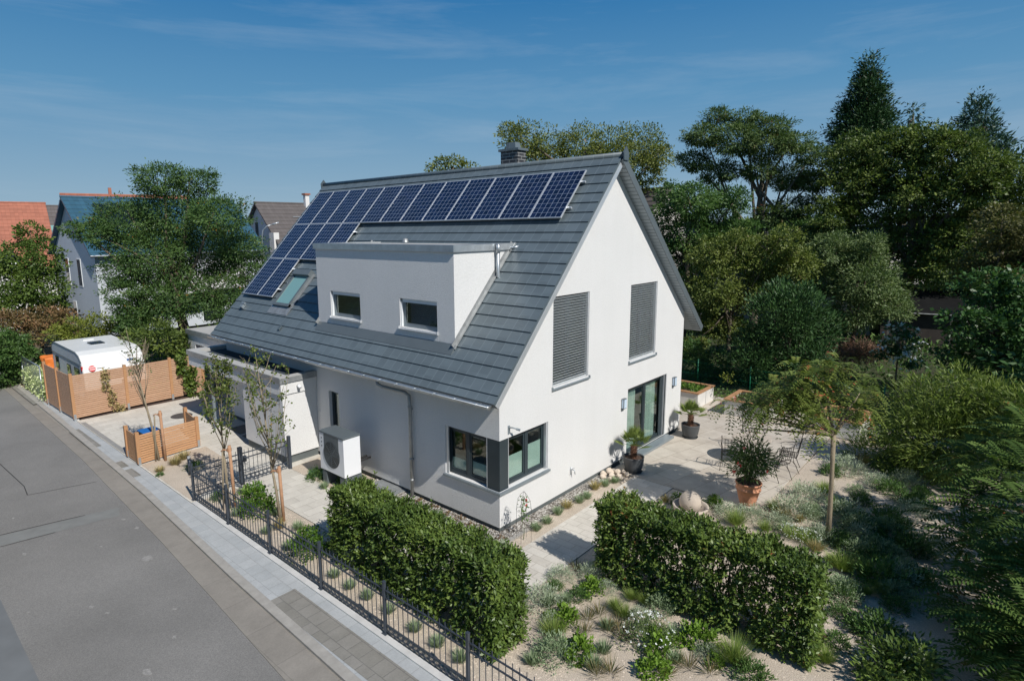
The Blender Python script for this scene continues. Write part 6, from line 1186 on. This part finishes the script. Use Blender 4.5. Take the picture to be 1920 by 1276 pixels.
# variegated shrub, climbers
def vol(name, boxes, leafmat, n, ll, lw, label, cat, stemm='bark', **k):
    x0, y0 = boxes[0][0], boxes[0][2]; t_ = thing(name, (x0, y0, 0), label=label, cat=cat, **k); P = []
    for (a, b_, c_, d, e, f_) in boxes: v = (b_-a)*(d-c_)*(f_-e); m_ = max(10, int(n*v/sum((q[1]-q[0])*(q[3]-q[2])*(q[5]-q[4]) for q in boxes))); u = rng.random((m_, 3)); P.append(np.array([a, c_, e])+u*np.array([b_-a, d-c_, f_-e]))
    P = np.concatenate(P)-np.array([x0, y0, 0]); m_ = len(P); put('foliage', leafmesh('foliage', P+rng.normal(size=P.shape)*.04, rdir(m_)+np.array([0, 0, .2]), rdir(m_)+np.array([0, 0, .7]), rng.uniform(ll*.7, ll*1.3, m_), rng.uniform(lw*.7, lw*1.3, m_), rng.random(m_), [leafmat]), t_)
    mb = M()
    for (a, b_, c_, d, e, f_) in boxes[:5]: mb.tube([((a+b_)/2-x0, (c_+d)/2-y0, max(0, e)), ((a+b_)/2-x0+.03, (c_+d)/2-y0, f_*.9)], .012, 5)
    mk('stems', mb, stemm, t_); return t_
vol('variegated_shrub', [(-4.12, -3.6, 20.4, 22.0, 0, .95), (-4.15, -3.65, 22.0, 23.6, 0, 1.05), (-4.1, -3.6, 23.6, 25.2, 0, .9)], 'lf_variegated', 5200, .10, .06, 'cream and green variegated shrub between site fence and larch screen', 'shrub')
vol('climbing_vine', [(-3.02, -2.78, 16.68, 16.8, .9, 1.66), (-2.86, -2.66, 16.66, 16.78, .25, .95), (-2.7, -2.4, 16.62, 16.76, 0.05, .3)], 'lf_dry', 330, .09, .07, 'thin climbing vine on the left part of the larch fence', 'climber')
vol('wild_vine', [(-.35, -.0, 16.68, 16.85, 1.0, 1.95), (-.1, .35, 16.66, 16.82, .3, 1.2), (.0, .2, 16.7, 16.85, 0, .4)], 'lf_green', 620, .13, .11, 'leafy green vine hanging over the larch fence near the carport', 'climber')
vol('young_pear_tree', [(12.9, 13.3, -.35, .05, .9, 1.25)], 'lf_gold', 60, .09, .05, 'tiny staked sapling between the first two raised beds', 'sapling')
vol('ground_ivy', [(13.7, 15.0, -4.8, 5.5, .03, .16)], 'lf_mid', 1500, .10, .07, 'low green plants in the soil along the green wire fence', 'ground cover')
# ---------------------------------------------------------------- bedding plants: prototypes, then copies
def tuft(n, L0, w_, sp_, mat, up=.8, r0=.03, curl=.0, name='blades'):
    a = rng.random(n)*6.283; lean = rng.random(n)**.7*sp_; D = np.stack([np.cos(a)*lean, np.sin(a)*lean, np.full(n, up)], 1); r_ = rng.random(n)*r0; P = np.stack([np.cos(a)*r_, np.sin(a)*r_, np.zeros(n)], 1)
    return leafmesh(name, P, D, rdir(n)*.3+np.stack([-np.cos(a), -np.sin(a), np.full(n, .6)], 1), L0*(.6+.5*rng.random(n)), np.full(n, w_), rng.random(n), [mat], curl=curl)
def mound(n, R0, h, ll, lw, mat, clump=7, name='foliage'):
    ncl = n//clump; d = rdir(ncl); d[:, 2] = abs(d[:, 2]); c = d*(.35+.65*rng.random((ncl, 1))**.5)*np.array([R0, R0, h]); c[:, :2] *= 1+.2*rng.normal(size=(ncl, 1)); q = np.repeat(c, clump, 0)+rng.normal(size=(ncl*clump, 3))*R0*.09; q[:, 2] = np.maximum(q[:, 2], .01)
    dd = np.repeat(d, clump, 0); m_ = len(q); return leafmesh(name, q, dd*.8+rdir(m_)*.7+np.array([0, 0, .3]), rdir(m_)*.6+np.array([0, 0, .9]), rng.uniform(.6, 1.3, m_)*ll, rng.uniform(.7, 1.2, m_)*lw, np.repeat(rng.random(ncl), clump)*.7+rng.random(m_)*.3, [mat])
KD = {  # unit-size meshes (radius about 1)
 'lav': (lambda: tuft(210, 1.15, .06, .95, 'lf_lavender', r0=.35), 'lavender_tuft', 'small grey green lavender tuft', 'lavender'),
 'dry': (lambda: tuft(190, 1.25, .05, 1.0, 'lf_dry', r0=.3), 'dry_grass_tuft', 'straw coloured tuft', 'grass tuft'),
 'succ': (lambda: mound(160, 1, .45, .35, .2, 'lf_succ'), 'houseleek', 'brown houseleek rosette', 'succulent'),
 'bright': (lambda: mound(1500, .95, 1.5, .17, .10, 'lf_bright'), 'glossy_shrub', 'bright green glossy shrub', 'shrub'),
 'green': (lambda: mound(1100, 1, .95, .22, .07, 'lf_mid'), 'green_perennial', 'mid green perennial', 'perennial'),
 'silver': (lambda: mound(1700, 1, .9, .15, .035, 'lf_silver'), 'santolina', 'silvery grey santolina mound', 'santolina'),
 'greygreen': (lambda: mound(1900, 1, .9, .14, .05, 'lf_lavender'), 'sage_bush', 'grey green sage mound', 'sage'),
 'lime': (lambda: mound(620, 1, 1.0, .26, .17, 'lf_lime'), 'lime_perennial', 'lime green leafy perennial', 'perennial'),
 'grass': (lambda: tuft(620, 1.5, .02, 1.25, 'lf_grass', r0=.15), 'feather_grass', 'fine green feather grass tuft', 'grass tuft'),
 'whiteflower': (lambda: mound(1800, 1, .95, .13, .045, 'lf_greygreen'), 'white_gaura', 'loose shrub dotted with tiny white flowers', 'flowering shrub'),
 'lily': (lambda: tuft(60, 1.15, .042, 1.3, 'lf_lily', r0=.25), 'daylily', 'sparse brownish daylily clump', 'daylily'),
 'daisy': (lambda: tuft(240, 1.1, .03, 1.1, 'lf_grass', r0=.5), 'daisy_clump', 'clump of small white daisies', 'daisies')}
def zone(x, y):
    if y > 14: return 'along the larch fence', 'from the road', x
    if 8 < y < 11.5 and x < -2: return 'by the bin screen', 'from the road', x
    if x < -2.55 and y < 7.5 and y > -3: return 'behind the street fence', 'from the gate', -y
    if -1.6 < x < .1 and y > -.45: return 'beside the eaves wall', 'from the heat pump', -y
    if x > .1 and y > -1.2: return 'beside the gable wall', 'from the corner', x
    if x < .75: return 'in the front garden', 'from the house', x*x+y*y
    return 'in the terrace bed', 'from the house', x*x+y*y
protos = {}; zc = {}
for k, x, y, s_ in PL: zc.setdefault((k, zone(x, y)[0]), []).append((zone(x, y)[2], x, y))
for v_ in zc.values(): v_.sort()
for k, x, y, s_ in PL:
    fn, nm, lab, cat_ = KD[k]
    if k not in protos: protos[k] = [fn() for _ in range(3)]
    z_, fr_, d_ = zone(x, y); lst = zc[(k, z_)]; i = [q[1:] for q in lst].index((x, y)); n = len(lst)
    L_ = lab+' '+z_ if n == 1 else '%s %s, %s %s' % (lab, z_, ORD[min(i, 68)], fr_)
    root = thing(nm, (x, y, .005), random.random()*6.28, label=L_, cat=cat_, group=lab+' plants'); q_ = {'grass': .62, 'lime': .8, 'green': .78, 'whiteflower': .8, 'greygreen': .85, 'dry': .75}.get(k, .92); root.scale = (s_*q_, s_*q_, s_*q_*random.uniform(.9, 1.15))
    put('foliage', random.choice(protos[k]), root)
    if k in ('whiteflower', 'daisy'):
        if k+'p' not in protos: d = rdir(70); d[:, 2] = abs(d[:, 2])*.6+.5; protos[k+'p'] = [leafmesh('petals', np.repeat(d, 3, 0)*(1.0 if k[0] == 'w' else .95)+rng.normal(size=(210, 3))*.02, rdir(210)*.6, rdir(210)*.3+np.array([0, 0, 1]), np.full(210, .065), np.full(210, .055), rng.random(210), ['petal_white'])]
        put('blossom', protos[k+'p'][0], root)
# far background: woods on the horizon
n = 26000; a = rng.uniform(R(-12), R(112), n); d = rng.uniform(130, 330, n); P = np.stack([np.sin(a)*d, np.cos(a)*d, rng.random(n)**.8*(5+4*np.sin(a*23)*np.sin(a*7+1)+d*.008)], 1)
put('distant_woods', leafmesh('distant_woods', P, rdir(n), rdir(n)+np.array([0, 0, .4]), rng.uniform(2, 4.5, n), rng.uniform(1.2, 2.6, n), rng.random(n), ['lf_dark']), kind='stuff')
n = 9000; P = np.stack([rng.uniform(15.6, 34, n), rng.uniform(-14, 14, n), rng.uniform(.02, .4, n)], 1); m_ = len(P)
put('undergrowth', leafmesh('undergrowth', P, rdir(m_)+np.array([0, 0, .5]), rdir(m_)+np.array([0, 0, .6]), rng.uniform(.12, .35, m_), rng.uniform(.06, .14, m_), rng.random(m_), ['lf_mid']), kind='stuff')
n = 5200; P = np.stack([rng.uniform(-3.5, 12, n), rng.uniform(18.2, 28, n), rng.uniform(.02, .4, n)], 1); P = P[~((P[:, 0] < -.9) & (P[:, 1] < 22.5))]; m_ = len(P)
put('undergrowth', leafmesh('undergrowth', P, rdir(m_)+np.array([0, 0, .5]), rdir(m_)+np.array([0, 0, .6]), rng.uniform(.12, .35, m_), rng.uniform(.06, .14, m_), rng.random(m_), ['lf_mid']), kind='stuff')
